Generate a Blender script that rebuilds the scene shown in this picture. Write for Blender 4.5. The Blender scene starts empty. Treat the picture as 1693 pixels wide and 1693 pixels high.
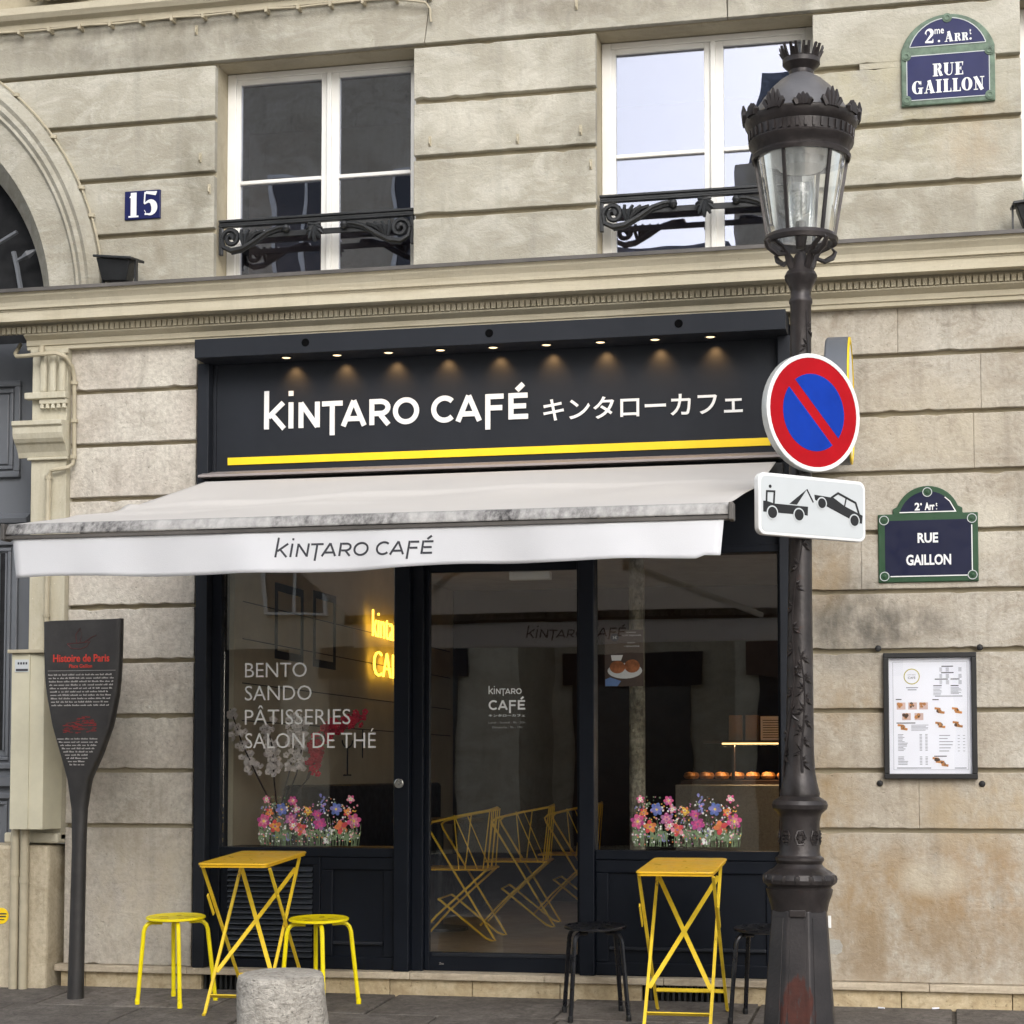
import bpy, bmesh, math, random
from mathutils import Vector, Matrix
random.seed(7)
scene = bpy.context.scene
COL = scene.collection
R = math.radians

# ------------------------------------------------------------------ camera
cam_d = bpy.data.cameras.new('camera'); cam = bpy.data.objects.new('camera', cam_d); COL.objects.link(cam)
cam.location = (4.1004, -10.1731, 1.2001)
cam.rotation_euler = (math.pi / 2 + 0.0595, 0, 0.2193)
cam_d.sensor_width = 36.0; cam_d.lens = 67.783
cam_d.shift_y = 0.14203
cam_d.clip_start = 0.1; cam_d.clip_end = 600
scene.camera = cam

# ------------------------------------------------------------------ sky, sun, exposure
SUN_EL, SUN_AZ = R(33), R(160)          # azimuth: compass angle of the sun, 0 = +Y, clockwise
world = bpy.data.worlds.new('World'); scene.world = world; world.use_nodes = True
wn = world.node_tree; bg = wn.nodes['Background']
sky = wn.nodes.new('ShaderNodeTexSky'); sky.sky_type = 'NISHITA'; sky.sun_disc = False
sky.sun_elevation = SUN_EL; sky.sun_rotation = SUN_AZ
sky.air_density = 1.0; sky.dust_density = 2.5; sky.ozone_density = 1.0; sky.altitude = 50
hs = wn.nodes.new('ShaderNodeHueSaturation'); hs.inputs['Saturation'].default_value = 0.42
wn.links.new(sky.outputs[0], hs.inputs['Color']); wn.links.new(hs.outputs[0], bg.inputs['Color'])
bg.inputs['Strength'].default_value = 0.15
sun_d = bpy.data.lights.new('sun', 'SUN'); sun = bpy.data.objects.new('sun', sun_d); COL.objects.link(sun)
sun_d.energy = 0.6; sun_d.angle = R(40); sun_d.color = (0.97, 0.985, 1.0)
sdir = Vector((math.sin(SUN_AZ) * math.cos(SUN_EL), math.cos(SUN_AZ) * math.cos(SUN_EL), math.sin(SUN_EL)))
sun.rotation_euler = sdir.to_track_quat('Z', 'Y').to_euler(); sun.location = (0, -12, 20)
vs = scene.view_settings
vs.view_transform = 'Standard'; vs.look = 'None'; vs.gamma = 1.0; vs.use_curve_mapping = False
vs.exposure = 0.9
scene.cycles.max_bounces = 8; scene.cycles.transparent_max_bounces = 16
scene.cycles.diffuse_bounces = 3; scene.cycles.glossy_bounces = 3
scene.cycles.sample_clamp_indirect = 6.0
scene.cycles.use_denoising = True; scene.cycles.use_adaptive_sampling = True; scene.cycles.adaptive_threshold = 0.025

# ------------------------------------------------------------------ helpers
def L(c):
    c = c / 255.0
    return c / 12.92 if c <= .04045 else ((c + .055) / 1.055) ** 2.4
def S(r, g, b): return (L(r), L(g), L(b), 1.0)

class MB:
    """collects geometry for one mesh"""
    def __init__(s): s.v = []; s.f = []
    def add(s, vs_, fs_):
        n = len(s.v); s.v += [tuple(v) for v in vs_]; s.f += [tuple(i + n for i in f) for f in fs_]; return s
    def box(s, x0, x1, y0, y1, z0, z1):
        return s.add([(x0, y0, z0), (x1, y0, z0), (x1, y1, z0), (x0, y1, z0), (x0, y0, z1), (x1, y0, z1), (x1, y1, z1), (x0, y1, z1)],
                     [(0, 3, 2, 1), (4, 5, 6, 7), (0, 1, 5, 4), (1, 2, 6, 5), (2, 3, 7, 6), (3, 0, 4, 7)])
    def prism(s, poly, y0, y1):
        """poly in (x, z), counter-clockwise seen from -y; front at y0"""
        n = len(poly)
        a = sum(poly[i][0] * poly[(i + 1) % n][1] - poly[(i + 1) % n][0] * poly[i][1] for i in range(n))
        if a < 0: poly = poly[::-1]
        return s.add([(x, y0, z) for x, z in poly] + [(x, y1, z) for x, z in poly],
                     [tuple(range(n)), tuple(range(2 * n - 1, n - 1, -1))] + [(i, i + n, (i + 1) % n + n, (i + 1) % n) for i in range(n)])
    def sweepx(s, prof, x0, x1):
        """closed profile in (y, z) extruded along x"""
        n = len(prof)
        return s.add([(x0, y, z) for y, z in prof] + [(x1, y, z) for y, z in prof],
                     [tuple(range(n)), tuple(range(2 * n - 1, n - 1, -1))] + [(i, i + n, (i + 1) % n + n, (i + 1) % n) for i in range(n)])
    def extz(s, poly, z0, z1):
        n = len(poly)
        return s.add([(x, y, z0) for x, y in poly] + [(x, y, z1) for x, y in poly],
                     [tuple(range(n - 1, -1, -1)), tuple(range(n, 2 * n))] + [(i, (i + 1) % n, (i + 1) % n + n, i + n) for i in range(n)])
    def tube(s, pts, r, n=8, close=False, cap=True):
        P = [Vector(p) for p in pts]; m = len(P)
        rr = r if isinstance(r, (list, tuple)) else [r] * m
        rings = []; ref = None
        for i, p in enumerate(P):
            if close: t = P[(i + 1) % m] - P[i - 1]
            else: t = P[min(i + 1, m - 1)] - P[max(i - 1, 0)]
            t.normalize()
            if ref is None:
                ref = Vector((0, 0, 1)) if abs(t.z) < .9 else Vector((1, 0, 0))
            a = (ref - t * ref.dot(t)).normalized(); b = t.cross(a); ref = a
            rings.append([p + (a * math.cos(2 * math.pi * k / n) + b * math.sin(2 * math.pi * k / n)) * rr[i] for k in range(n)])
        base = len(s.v)
        for ring in rings: s.v += [tuple(q) for q in ring]
        for i in range(m if close else m - 1):
            j = (i + 1) % m
            for k in range(n):
                k2 = (k + 1) % n
                s.f.append((base + i * n + k, base + i * n + k2, base + j * n + k2, base + j * n + k))
        if cap and not close:
            s.f.append(tuple(base + k for k in range(n - 1, -1, -1)))
            s.f.append(tuple(base + (m - 1) * n + k for k in range(n)))
        return s
    def bar(s, a, b, w, t, up=(0, 0, 1)):
        """rectangular bar from a to b, width w (across), thickness t (along up-ish)"""
        a, b = Vector(a), Vector(b); d = (b - a).normalized(); u = Vector(up)
        x = d.cross(u).normalized(); y = x.cross(d)
        o = [x * sx * w / 2 + y * sy * t / 2 for sx, sy in ((-1, -1), (1, -1), (1, 1), (-1, 1))]
        return s.add([a + q for q in o] + [b + q for q in o], [(0, 1, 2, 3)[::-1], (4, 5, 6, 7), (0, 1, 5, 4), (1, 2, 6, 5), (2, 3, 7, 6), (3, 0, 4, 7)])
    def lathe(s, prof, n=24, c=(0, 0, 0), cap=True):
        base = len(s.v)
        for r_, z in prof:
            for k in range(n):
                a = 2 * math.pi * (k + .5) / n
                s.v.append((c[0] + r_ * math.cos(a), c[1] + r_ * math.sin(a), c[2] + z))
        for i in range(len(prof) - 1):
            for k in range(n):
                k2 = (k + 1) % n
                s.f.append((base + i * n + k, base + i * n + k2, base + (i + 1) * n + k2, base + (i + 1) * n + k))
        if cap:
            s.f.append(tuple(base + k for k in range(n - 1, -1, -1)))
            e = base + (len(prof) - 1) * n; s.f.append(tuple(e + k for k in range(n)))
        return s
    def disc_y(s, cx, cz, r_, y0, y1, n=24):
        return s.prism([(cx + r_ * math.cos(2 * math.pi * k / n), cz + r_ * math.sin(2 * math.pi * k / n)) for k in range(n)], y0, y1)
    def ring_y(s, cx, cz, r0, r1, y0, y1, n=24, a0=0, a1=2 * math.pi):
        full = abs(a1 - a0 - 2 * math.pi) < 1e-6; m = n if full else n + 1; base = len(s.v)
        for k in range(m):
            a = a0 + (a1 - a0) * k / n; c_, s_ = math.cos(a), math.sin(a)
            s.v += [(cx + r0 * c_, y0, cz + r0 * s_), (cx + r1 * c_, y0, cz + r1 * s_), (cx + r1 * c_, y1, cz + r1 * s_), (cx + r0 * c_, y1, cz + r0 * s_)]
        for k in range(n):
            i, j = base + 4 * k, base + 4 * ((k + 1) % m)
            s.f += [(i, i + 1, j + 1, j), (i + 1, i + 2, j + 2, j + 1), (i + 2, i + 3, j + 3, j + 2), (i + 3, i, j, j + 3)]
        if not full:
            e = base + 4 * n; s.f += [(base, base + 3, base + 2, base + 1), (e, e + 1, e + 2, e + 3)]
        return s
    def ribbon(s, pts, w, y0, y1):
        """flat stroke in the x-z plane with mitred joints; w a number or one per point"""
        n = len(pts); ww = w if isinstance(w, (list, tuple)) else [w] * n
        Lf, Rt = [], []
        for i in range(n):
            p = Vector(pts[i])
            d1 = (Vector(pts[i]) - Vector(pts[i - 1])).normalized() if i > 0 else None
            d2 = (Vector(pts[i + 1]) - Vector(pts[i])).normalized() if i < n - 1 else None
            if d1 is None: d1 = d2
            if d2 is None: d2 = d1
            n1 = Vector((-d1.y, d1.x)); n2 = Vector((-d2.y, d2.x)); m_ = (n1 + n2)
            m_ = m_.normalized() if m_.length > 1e-6 else n1
            k = 1 / max(.35, m_.dot(n1))
            Lf.append(p + m_ * ww[i] / 2 * k); Rt.append(p - m_ * ww[i] / 2 * k)
        base = len(s.v)
        for a, b in zip(Lf, Rt):
            s.v += [(a.x, y0, a.y), (b.x, y0, b.y), (b.x, y1, b.y), (a.x, y1, a.y)]
        for i in range(n - 1):
            a, b = base + 4 * i, base + 4 * (i + 1)
            s.f += [(a, a + 1, b + 1, b), (a + 1, a + 2, b + 2, b + 1), (a + 2, a + 3, b + 3, b + 2), (a + 3, a, b, b + 3)]
        e = base + 4 * (n - 1); s.f += [(base, base + 3, base + 2, base + 1), (e, e + 1, e + 2, e + 3)]
        return s
    def mesh(s, name, smooth=False):
        me = bpy.data.meshes.new(name); me.from_pydata(s.v, [], s.f)
        bm = bmesh.new(); bm.from_mesh(me)
        bmesh.ops.recalc_face_normals(bm, faces=bm.faces); bm.to_mesh(me); bm.free()
        if smooth:
            for p in me.polygons: p.use_smooth = True
            me.set_sharp_from_angle(angle=R(38 if smooth is True else smooth))
        me.update(); return me
    def build(s, name, m, parent=None, bevel=0, smooth=False, loc=None):
        me = s.mesh(name, smooth); me.materials.append(m)
        return link(name, me, parent, bevel, loc)

ABS = {}          # roots whose parts are given in world coordinates
def link(name, data, parent=None, bevel=0, loc=None):
    o = bpy.data.objects.new(name, data); COL.objects.link(o)
    if parent:
        o.parent = parent
        if parent.name in ABS: o.matrix_parent_inverse = ABS[parent.name]
    if loc: o.location = loc
    if bevel:
        b = o.modifiers.new('bevel', 'BEVEL'); b.width = bevel; b.segments = 2; b.limit_method = 'ANGLE'; b.angle_limit = R(40)
    return o
def tag(o, label=None, cat=None, group=None, kind=None):
    for k, v in (('label', label), ('category', cat), ('group', group), ('kind', kind)):
        if v: o[k] = v
    return o
def empty(name, loc=(0, 0, 0), rot=(0, 0, 0)):
    o = bpy.data.objects.new(name, None); COL.objects.link(o); o.location = loc; o.rotation_euler = rot; o.empty_display_size = .1; return o
def root_at(name, loc):
    o = empty(name, loc); ABS[o.name] = Matrix.Translation(-Vector(loc)); return o
def copy_tree(o, parent=None):
    c = o.copy(); COL.objects.link(c); c.parent = parent
    if parent: c.matrix_parent_inverse = o.matrix_parent_inverse
    for ch in o.children: copy_tree(ch, c)
    return c
def arc(cx, cz, rx, rz, a0, a1, n=12):
    return [(cx + rx * math.cos(R(a0 + (a1 - a0) * k / n)), cz + rz * math.sin(R(a0 + (a1 - a0) * k / n))) for k in range(n + 1)]

# ------------------------------------------------------------------ materials
def new_mat(name):
    m = bpy.data.materials.new(name); m.use_nodes = True
    return m, m.node_tree, m.node_tree.nodes['Principled BSDF']
def nd(t, kind, **kw):
    n = t.nodes.new(kind)
    for k, v in kw.items(): setattr(n, k, v)
    return n
def pos(t, scale=(1, 1, 1), loc=(0, 0, 0)):
    g = nd(t, 'ShaderNodeNewGeometry'); mp = nd(t, 'ShaderNodeMapping')
    mp.inputs['Scale'].default_value = scale; mp.inputs['Location'].default_value = loc
    t.links.new(g.outputs['Position'], mp.inputs['Vector']); return mp.outputs[0]
def noise(t, vec, scale, detail=4, rough=.55, dist=0):
    n = nd(t, 'ShaderNodeTexNoise'); n.inputs['Scale'].default_value = scale; n.inputs['Detail'].default_value = detail
    n.inputs['Roughness'].default_value = rough; n.inputs['Distortion'].default_value = dist
    if vec is not None: t.links.new(vec, n.inputs['Vector'])
    return n.outputs['Fac']
def ramp(t, fac, lo, hi, a=0.0, b=1.0):
    r_ = nd(t, 'ShaderNodeMapRange'); r_.clamp = True
    r_.inputs['From Min'].default_value = lo; r_.inputs['From Max'].default_value = hi
    r_.inputs['To Min'].default_value = a; r_.inputs['To Max'].default_value = b
    t.links.new(fac, r_.inputs['Value']); return r_.outputs[0]
def mixc(t, fac, a, b, blend='MIX'):
    m = nd(t, 'ShaderNodeMix', data_type='RGBA', blend_type=blend)
    for sock, val in ((m.inputs['Factor'], fac), (m.inputs['A'], a), (m.inputs['B'], b)):
        pass
    fs, As, Bs = m.inputs[0], m.inputs[6], m.inputs[7]
    for sock, val in ((fs, fac), (As, a), (Bs, b)):
        if hasattr(val, 'is_linked') or hasattr(val, 'links'): t.links.new(val, sock)
        else: sock.default_value = val
    return m.outputs[2]
def mul(t, a, b, op='MULTIPLY'):
    m = nd(t, 'ShaderNodeMath', operation=op)
    for i, v in enumerate((a, b)):
        if hasattr(v, 'links'): t.links.new(v, m.inputs[i])
        else: m.inputs[i].default_value = v
    return m.outputs[0]
def bump(t, bsdf, h, strength=.3, dist=.01):
    b = nd(t, 'ShaderNodeBump'); b.inputs['Strength'].default_value = strength; b.inputs['Distance'].default_value = dist
    t.links.new(h, b.inputs['Height']); t.links.new(b.outputs[0], bsdf.inputs['Normal'])
def plain(name, col, rough=.5, metal=0, var=.12, vscale=6, bmp=0, bscale=60, spec=.5, coat=0, objspace=False, wear=None):
    """one paint or metal, with faint uneven tone and relief"""
    m, t, b = new_mat(name)
    if objspace:
        tc = nd(t, 'ShaderNodeTexCoord'); p = tc.outputs['Object']
    else: p = pos(t)
    n1 = noise(t, p, vscale, 5, .6)
    dark = tuple(c * (1 - var * 1.6) for c in col[:3]) + (1,); lite = tuple(min(1, c * (1 + var)) for c in col[:3]) + (1,)
    c = mixc(t, ramp(t, n1, .3, .7), dark, lite)
    if wear:
        c = mixc(t, mul(t, ramp(t, noise(t, p, wear[1], 5, .7), .64, .7), wear[2]), c, wear[0])
    t.links.new(c, b.inputs['Base Color'])
    t.links.new(ramp(t, noise(t, p, vscale * 3, 4), .3, .7, max(0, rough - .08), min(1, rough + .1)), b.inputs['Roughness'])
    b.inputs['Metallic'].default_value = metal; b.inputs['Specular IOR Level'].default_value = spec
    if coat: b.inputs['Coat Weight'].default_value = coat
    if bmp: bump(t, b, noise(t, p, bscale, 3), bmp, .004)
    return m
def stone(name, c1, c2, c3, big=1.1, brush=(1.2, 1, 5), grain=55, grainamt=.35, streak=.25, bstr=.35, stains=()):
    """limestone: drifting tone, brushed smears, grain, run-off streaks; stains are blotches (x, z, rx, rz, colour, amount)"""
    m, t, b = new_mat(name); p = pos(t)
    c = mixc(t, ramp(t, noise(t, p, big, 5, .6, .6), .38, .62), c1, c2)
    c = mixc(t, ramp(t, noise(t, pos(t, brush, (3, 0, 1)), 2.6, 5, .68, 1.2), .46, .66, 0, .8), c, c3)
    oi = nd(t, 'ShaderNodeObjectInfo')
    c = mixc(t, ramp(t, oi.outputs['Random'], 0, 1, 0, .16), c, tuple(x * .55 for x in c2[:3]) + (1,))
    dk = lambda f: tuple(x * f for x in c3[:3]) + (1,)
    sm = noise(t, pos(t, (2.2 * brush[0] / 1.3, 2, 1.3 * brush[2]), (1, 5, 2)), 3.1, 5, .72, 1.6)       # smears of dirt
    c = mixc(t, ramp(t, sm, .56, .74, 0, streak * 1.5), c, dk(.62))
    c = mixc(t, ramp(t, sm, .30, .40, streak * .9, 0), c, tuple(min(.85, x * 1.25) for x in c1[:3]) + (1,))
    g = noise(t, p, grain, 3, .7)
    c = mixc(t, ramp(t, g, .42, .68, 0, grainamt), c, dk(.6))
    pit = noise(t, p, grain * 1.7, 2, .5)
    c = mixc(t, ramp(t, pit, .68, .76, 0, .5), c, dk(.35))
    c = mixc(t, ramp(t, noise(t, pos(t, (1, 1, 1), (7, 7, 7)), grain * .5, 2, .5), .74, .78, 0, .5), c, tuple(min(.85, x * 1.45) for x in c1[:3]) + (1,))
    st = noise(t, pos(t, (7, 3, .55)), 1.6, 4, .65)
    c = mixc(t, ramp(t, st, .52, .74, 0, streak), c, dk(.5))
    for (sx, sz, rx, rz, colr, amt) in stains:
        q = nd(t, 'ShaderNodeTexGradient', gradient_type='SPHERICAL')
        mp = nd(t, 'ShaderNodeMapping'); g2 = nd(t, 'ShaderNodeNewGeometry')
        mp.inputs['Scale'].default_value = (1 / rx, 0, 1 / rz); mp.inputs['Location'].default_value = (-sx / rx, 0, -sz / rz)
        t.links.new(g2.outputs['Position'], mp.inputs['Vector'])
        nz = nd(t, 'ShaderNodeTexNoise'); nz.inputs['Scale'].default_value = 5; nz.inputs['Detail'].default_value = 4
        nz.inputs['Roughness'].default_value = .7
        t.links.new(pos(t, (1, 1, .6)), nz.inputs['Vector'])
        t.links.new(mp.outputs[0], q.inputs['Vector'])
        f = mul(t, ramp(t, q.outputs['Fac'], 0, .6), ramp(t, nz.outputs['Fac'], .33, .6))
        c = mixc(t, mul(t, f, amt), c, colr)
    t.links.new(c, b.inputs['Base Color'])
    b.inputs['Roughness'].default_value = .88; b.inputs['Specular IOR Level'].default_value = .25
    h = mul(t, mul(t, noise(t, pos(t, brush), 5, 4, .65, .8), 1.6), g, 'ADD')
    h = mul(t, h, ramp(t, pit, .62, .78, 0, -.9), 'ADD')
    bump(t, b, h, bstr, .012); return m
def glass(name, refl=.05, tint=(1, 1, 1, 1), rough=0.0, haze=0.0, edge=.6, wave=.05, sheen=(1, 1, 1, 1)):
    m, t, b = new_mat(name); t.nodes.remove(b); out = t.nodes['Material Output']
    tr = nd(t, 'ShaderNodeBsdfTransparent'); tr.inputs[0].default_value = tint
    gl = nd(t, 'ShaderNodeBsdfGlossy'); gl.inputs['Roughness'].default_value = rough; gl.inputs['Color'].default_value = sheen
    lw = nd(t, 'ShaderNodeFresnel'); lw.inputs['IOR'].default_value = 1.45
    f = mul(t, mul(t, lw.outputs[0], edge), refl, 'ADD')
    mx = nd(t, 'ShaderNodeMixShader'); t.links.new(f, mx.inputs[0]); t.links.new(tr.outputs[0], mx.inputs[1]); t.links.new(gl.outputs[0], mx.inputs[2])
    last = mx.outputs[0]
    if haze:
        df = nd(t, 'ShaderNodeBsdfDiffuse'); df.inputs[0].default_value = (.8, .82, .8, 1)
        m2 = nd(t, 'ShaderNodeMixShader'); t.links.new(ramp(t, noise(t, pos(t, (4, 4, .8)), 6, 4), .3, .8, 0, haze), m2.inputs[0])
        t.links.new(last, m2.inputs[1]); t.links.new(df.outputs[0], m2.inputs[2]); last = m2.outputs[0]
    nw = nd(t, 'ShaderNodeBump'); nw.inputs['Strength'].default_value = wave; nw.inputs['Distance'].default_value = .02
    t.links.new(noise(t, pos(t), 1.3, 2), nw.inputs['Height']); t.links.new(nw.outputs[0], gl.inputs['Normal'])
    t.links.new(last, out.inputs[0]); return m
def emit(name, col, s):
    m, t, b = new_mat(name)
    b.inputs['Base Color'].default_value = col; b.inputs['Emission Color'].default_value = col; b.inputs['Emission Strength'].default_value = s
    return m

M = {}
M['up'] = stone('limestone_upper', S(182, 177, 162), S(163, 157, 141), S(199, 195, 182), 1.5, (1.2, 1, 2.2), 50, .18, .45, .38,
                [(3.9, 4.75, .8, .5, S(178, 168, 130), .35), (4.3, 4.5, .25, .35, S(170, 146, 116), .35), (-.4, 4.2, .7, .3, S(140, 132, 114), .6), (-.3, 5.4, 1.2, .2, S(110, 104, 92), .6), (2.4, 5.42, 1.5, .16, S(120, 112, 100), .5), (3.7, 5.1, .5, .2, S(188, 184, 172), .5),
                 (.0, 4.6, .16, .5, S(120, 115, 100), .6), (2.2, 4.75, .16, .5, S(120, 115, 100), .6), (4.1, 4.08, .7, .3, S(140, 132, 115), .5), (1.8, 4.85, .6, .3, S(215, 210, 195), .5)])
M['lo_l'] = stone('limestone_lower_rough', S(214, 208, 195), S(202, 193, 181), S(182, 173, 160), 2.6, (1.6, 1, 1.8), 34, .46, .34, .5,
                  [(-.3, .55, .5, .5, S(196, 184, 160), .6), (-.35, .95, .3, .35, S(140, 130, 114), .5)])
M['lo_r'] = stone('limestone_lower_stained', S(192, 186, 174), S(180, 171, 156), S(164, 153, 136), 1.2, (1.6, 1, 2.2), 40, .34, .45, .42,
                  [(3.62, 2.0, .28, .34, S(96, 92, 84), .85), (3.5, 2.25, .2, .25, S(158, 134, 98), .5), (3.85, 1.95, .4, .14, S(90, 86, 80), .8),
                   (3.75, .55, .6, .4, S(150, 126, 92), .8), (4.3, .6, .4, .4, S(154, 128, 94), .8), (4.0, .25, .9, .3, S(142, 124, 100), .8), (3.45, 1.0, .3, .4, S(154, 132, 98), .8), (4.3, 1.0, .5, .25, S(168, 148, 116), .7),
                   (3.6, 1.55, .3, .2, S(150, 130, 100), .6), (4.1, 3.0, .5, .3, S(196, 186, 164), .4), (4.2, 2.45, .4, .2, S(205, 198, 180), .6), (4.05, .66, .22, .12, S(196, 190, 174), .7)])
M['groove'] = stone('joint_mortar', S(150, 138, 116), S(130, 118, 98), S(110, 100, 84), 3, (1, 1, 1), 60, .4, .1, .3)
M['cornice'] = stone('cornice_paint', S(204, 196, 174), S(196, 187, 164), S(186, 176, 152), 1.0, (.5, 1, 6), 70, .1, .16, .08)
M['cream'] = stone('cream_paint', S(204, 199, 180), S(196, 189, 168), S(184, 175, 150), 1.5, (2, 2, .8), 60, .12, .22, .12)
M['reveal'] = stone('window_reveal_paint', S(186, 176, 152), S(178, 168, 144), S(168, 157, 134), 2, (2, 2, 2), 70, .1, .1, .08)
M['base'] = stone('plinth_marble', S(205, 190, 160), S(190, 172, 138), S(168, 148, 116), 3.5, (2, 2, 3), 30, .3, .35, .3)
M['patch'] = stone('pale_mortar', S(182, 179, 170), S(172, 169, 160), S(156, 152, 144), 5, (1, 1, 1), 60, .2, .1, .3)
M['plinth'] = stone('plinth_render', S(205, 193, 168), S(192, 180, 156), S(170, 156, 130), 2, (2, 2, 2), 50, .3, .3, .3)
M['ledge'] = stone('ledge_stone', S(205, 192, 170), S(188, 174, 152), S(160, 146, 126), 4, (1, 2, 8), 60, .25, .2, .2)
M['slab'] = stone('paving_slab', S(122, 116, 110), S(104, 98, 92), S(86, 81, 76), 3.5, (3, 3, 3), 38, .5, .35, .5)
M['slab2'] = stone('paving_slab_warm', S(134, 127, 120), S(112, 106, 99), S(92, 86, 80), 4.1, (3, 3, 3), 38, .5, .35, .5)
M['sand'] = stone('joint_sand', S(110, 103, 95), S(78, 72, 66), S(58, 54, 50), 8, (3, 3, 3), 60, .4, .1, .3)
M['asphalt'] = stone('asphalt', S(124, 121, 118), S(112, 110, 108), S(100, 98, 96), .6, (1, 1, 1), 80, .4, .0, .4)
M['granite'] = stone('bollard_granite', S(198, 192, 182), S(182, 176, 166), S(156, 150, 140), 6, (3, 3, 6), 44, .5, .3, .8)
M['lead'] = plain('lead_flashing', S(88, 84, 80), .6, 0, .25, 3, .2, 20)
M['white'] = plain('white_joinery', S(232, 230, 224), .45, 0, .05, 4)
M['iron'] = plain('cast_iron_black', S(46, 47, 48), .42, .2, .2, 9, .25, 70)
M['lampiron'] = plain('lamp_iron', S(54, 49, 48), .40, .3, .3, 9, .4, 45, wear=(S(70, 44, 34), 11, .7))
M['dome'] = plain('lamp_dome_grey', S(100, 99, 101), .45, .2, .15, 6, .15, 40)
M['shop'] = plain('shop_paint', S(33, 36, 42), .55, 0, .1, 2.5, .03, 40, spec=.25)
M['shopdark'] = plain('shop_paint_navy', S(15, 20, 29), .5, 0, .12, 2.5, .03, 40, spec=.2)
M['slat'] = plain('louvre_paint', S(58, 62, 68), .45, 0, .1, 6)
M['black'] = plain('black_plastic', S(20, 20, 21), .5, 0, .2, 9)
M['sign_white'] = plain('sign_white', S(232, 232, 230), .5, 0, .02, 5)
M['yellow'] = plain('sign_yellow', S(250, 212, 30), .45, 0, .04, 5)
M['table_y'] = plain('table_yellow', S(242, 190, 36), .34, 0, .1, 7, .06, 30, objspace=True, wear=(S(150, 96, 40), 14, .5))
M['leg_y'] = plain('table_leg_yellow', S(246, 210, 56), .4, 0, .1, 12, objspace=True, wear=(S(140, 84, 40), 22, .7))
M['stool_y'] = plain('stool_yellow', S(252, 228, 10), .38, 0, .07, 9, objspace=True, wear=(S(160, 130, 30), 16, .45))
M['stool_b'] = plain('stool_black', S(18, 19, 24), .3, 0, .2, 9, objspace=True)
M['grey_door'] = plain('carriage_door_grey', S(104, 107, 112), .42, 0, .06, 3, .05, 40)
M['pitch'] = plain('grommet_black', S(5, 5, 6), .9, spec=.1)
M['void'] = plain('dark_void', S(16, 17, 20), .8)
M['enamel'] = plain('enamel_blue', S(20, 26, 78), .4, 0, .06, 8, spec=.3)
M['enamel_dark'] = plain('enamel_navy', S(12, 18, 50), .4, 0, .06, 6, spec=.3)
M['green'] = plain('enamel_green', S(32, 70, 42), .38, 0, .06, 8)
M['verdigris'] = plain('worn_green_frame', S(100, 120, 102), .6, 0, .25, 20, .3, 60)
M['red'] = plain('sign_red', S(172, 6, 20), .5, 0, .08, 8, spec=.15)
M['blue'] = plain('sign_blue', S(8, 54, 158), .5, 0, .08, 8, spec=.15)
M['plate'] = plain('sign_plate_white', S(196, 200, 201), .4, 0, .03, 4)
M['alu'] = plain('sign_back_aluminium', S(196, 198, 196), .42, .5, .08, 10)
M['panel_black'] = plain('info_panel_bronze', S(56, 54, 53), .5, .2, .15, 8, .2, 40)
M['red_print'] = plain('red_print', S(204, 60, 46), .5)
M['red_dim'] = plain('red_engraving', S(130, 34, 34), .5)
M['grey_print'] = plain('grey_print', S(168, 164, 160), .5)
M['paper'] = plain('paper', S(236, 238, 246), .6, 0, .02, 3)
M['ink'] = plain('ink', S(60, 60, 66), .6)
M['ink_lite'] = plain('ink_light', S(150, 152, 160), .6)
M['glass'] = glass('shop_glass', .058, (.96, .97, .97, 1))
M['winglass'] = glass('window_glass', .25, (.8, .82, .85, 1), wave=.09, sheen=(.86, .88, 1, 1))
M['lampglass'] = glass('lantern_glass', .05, (.97, .98, .97, 1), .02, .28)
M['brass'] = plain('handle_steel', S(190, 188, 182), .25, .9)
M['conduit'] = plain('painted_conduit', S(178, 168, 144), .5, 0, .1, 8)
M['boxpaint'] = plain('utility_box_paint', S(202, 196, 172), .5, 0, .08, 4, .05)
M['wood'] = plain('dark_wood', S(70, 46, 30), .45, 0, .25, 12)
M['floor_in'] = plain('cafe_floor', S(172, 156, 134), .5, 0, .15, 4)
M['wall_in'] = plain('cafe_plaster', S(222, 212, 188), .8, 0, .08, 3)
M['wall_dark'] = plain('cafe_dark_wall', S(56, 40, 38), .8, 0, .2, 3)
M['room_up'] = plain('upstairs_wall', S(176, 150, 140), .8, 0, .1, 2)
M['ceil_in'] = plain('cafe_ceiling', S(150, 142, 134), .9)
M['counter'] = stone('counter_terrazzo', S(196, 194, 186), S(186, 184, 176), S(160, 157, 150), 2, (1, 1, 1), 60, .4, 0, .05)
M['oldpaint'] = stone('peeling_column_paint', S(190, 182, 160), S(150, 140, 118), S(70, 62, 52), 5, (3, 3, .8), 30, .6, .5, .6)
M['banquette'] = plain('banquette_leather', S(36, 22, 22), .5)
M['wire_y'] = plain('wire_chair_yellow', S(250, 206, 60), .4, 0, .05, 8)
M['neon'] = emit('neon_yellow', (1, .56, .05, 1), 2.6)
M['led'] = emit('led_strip', (1, .62, .24, 1), 1.5)
M['spot'] = emit('spot_lens', (1, .76, .44, 1), 1.1)
M['pastry'] = plain('pastry', S(190, 128, 66), .5, 0, .3, 30)
M['kraft'] = plain('kraft_paper', S(150, 118, 80), .7)
M['petal_w'] = plain('petal_white', S(246, 236, 232), .6, 0, .06, 30)
M['petal_r'] = plain('petal_red', S(216, 24, 60), .6, 0, .15, 30)
M['twig'] = plain('twig', S(60, 44, 36), .7)
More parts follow.
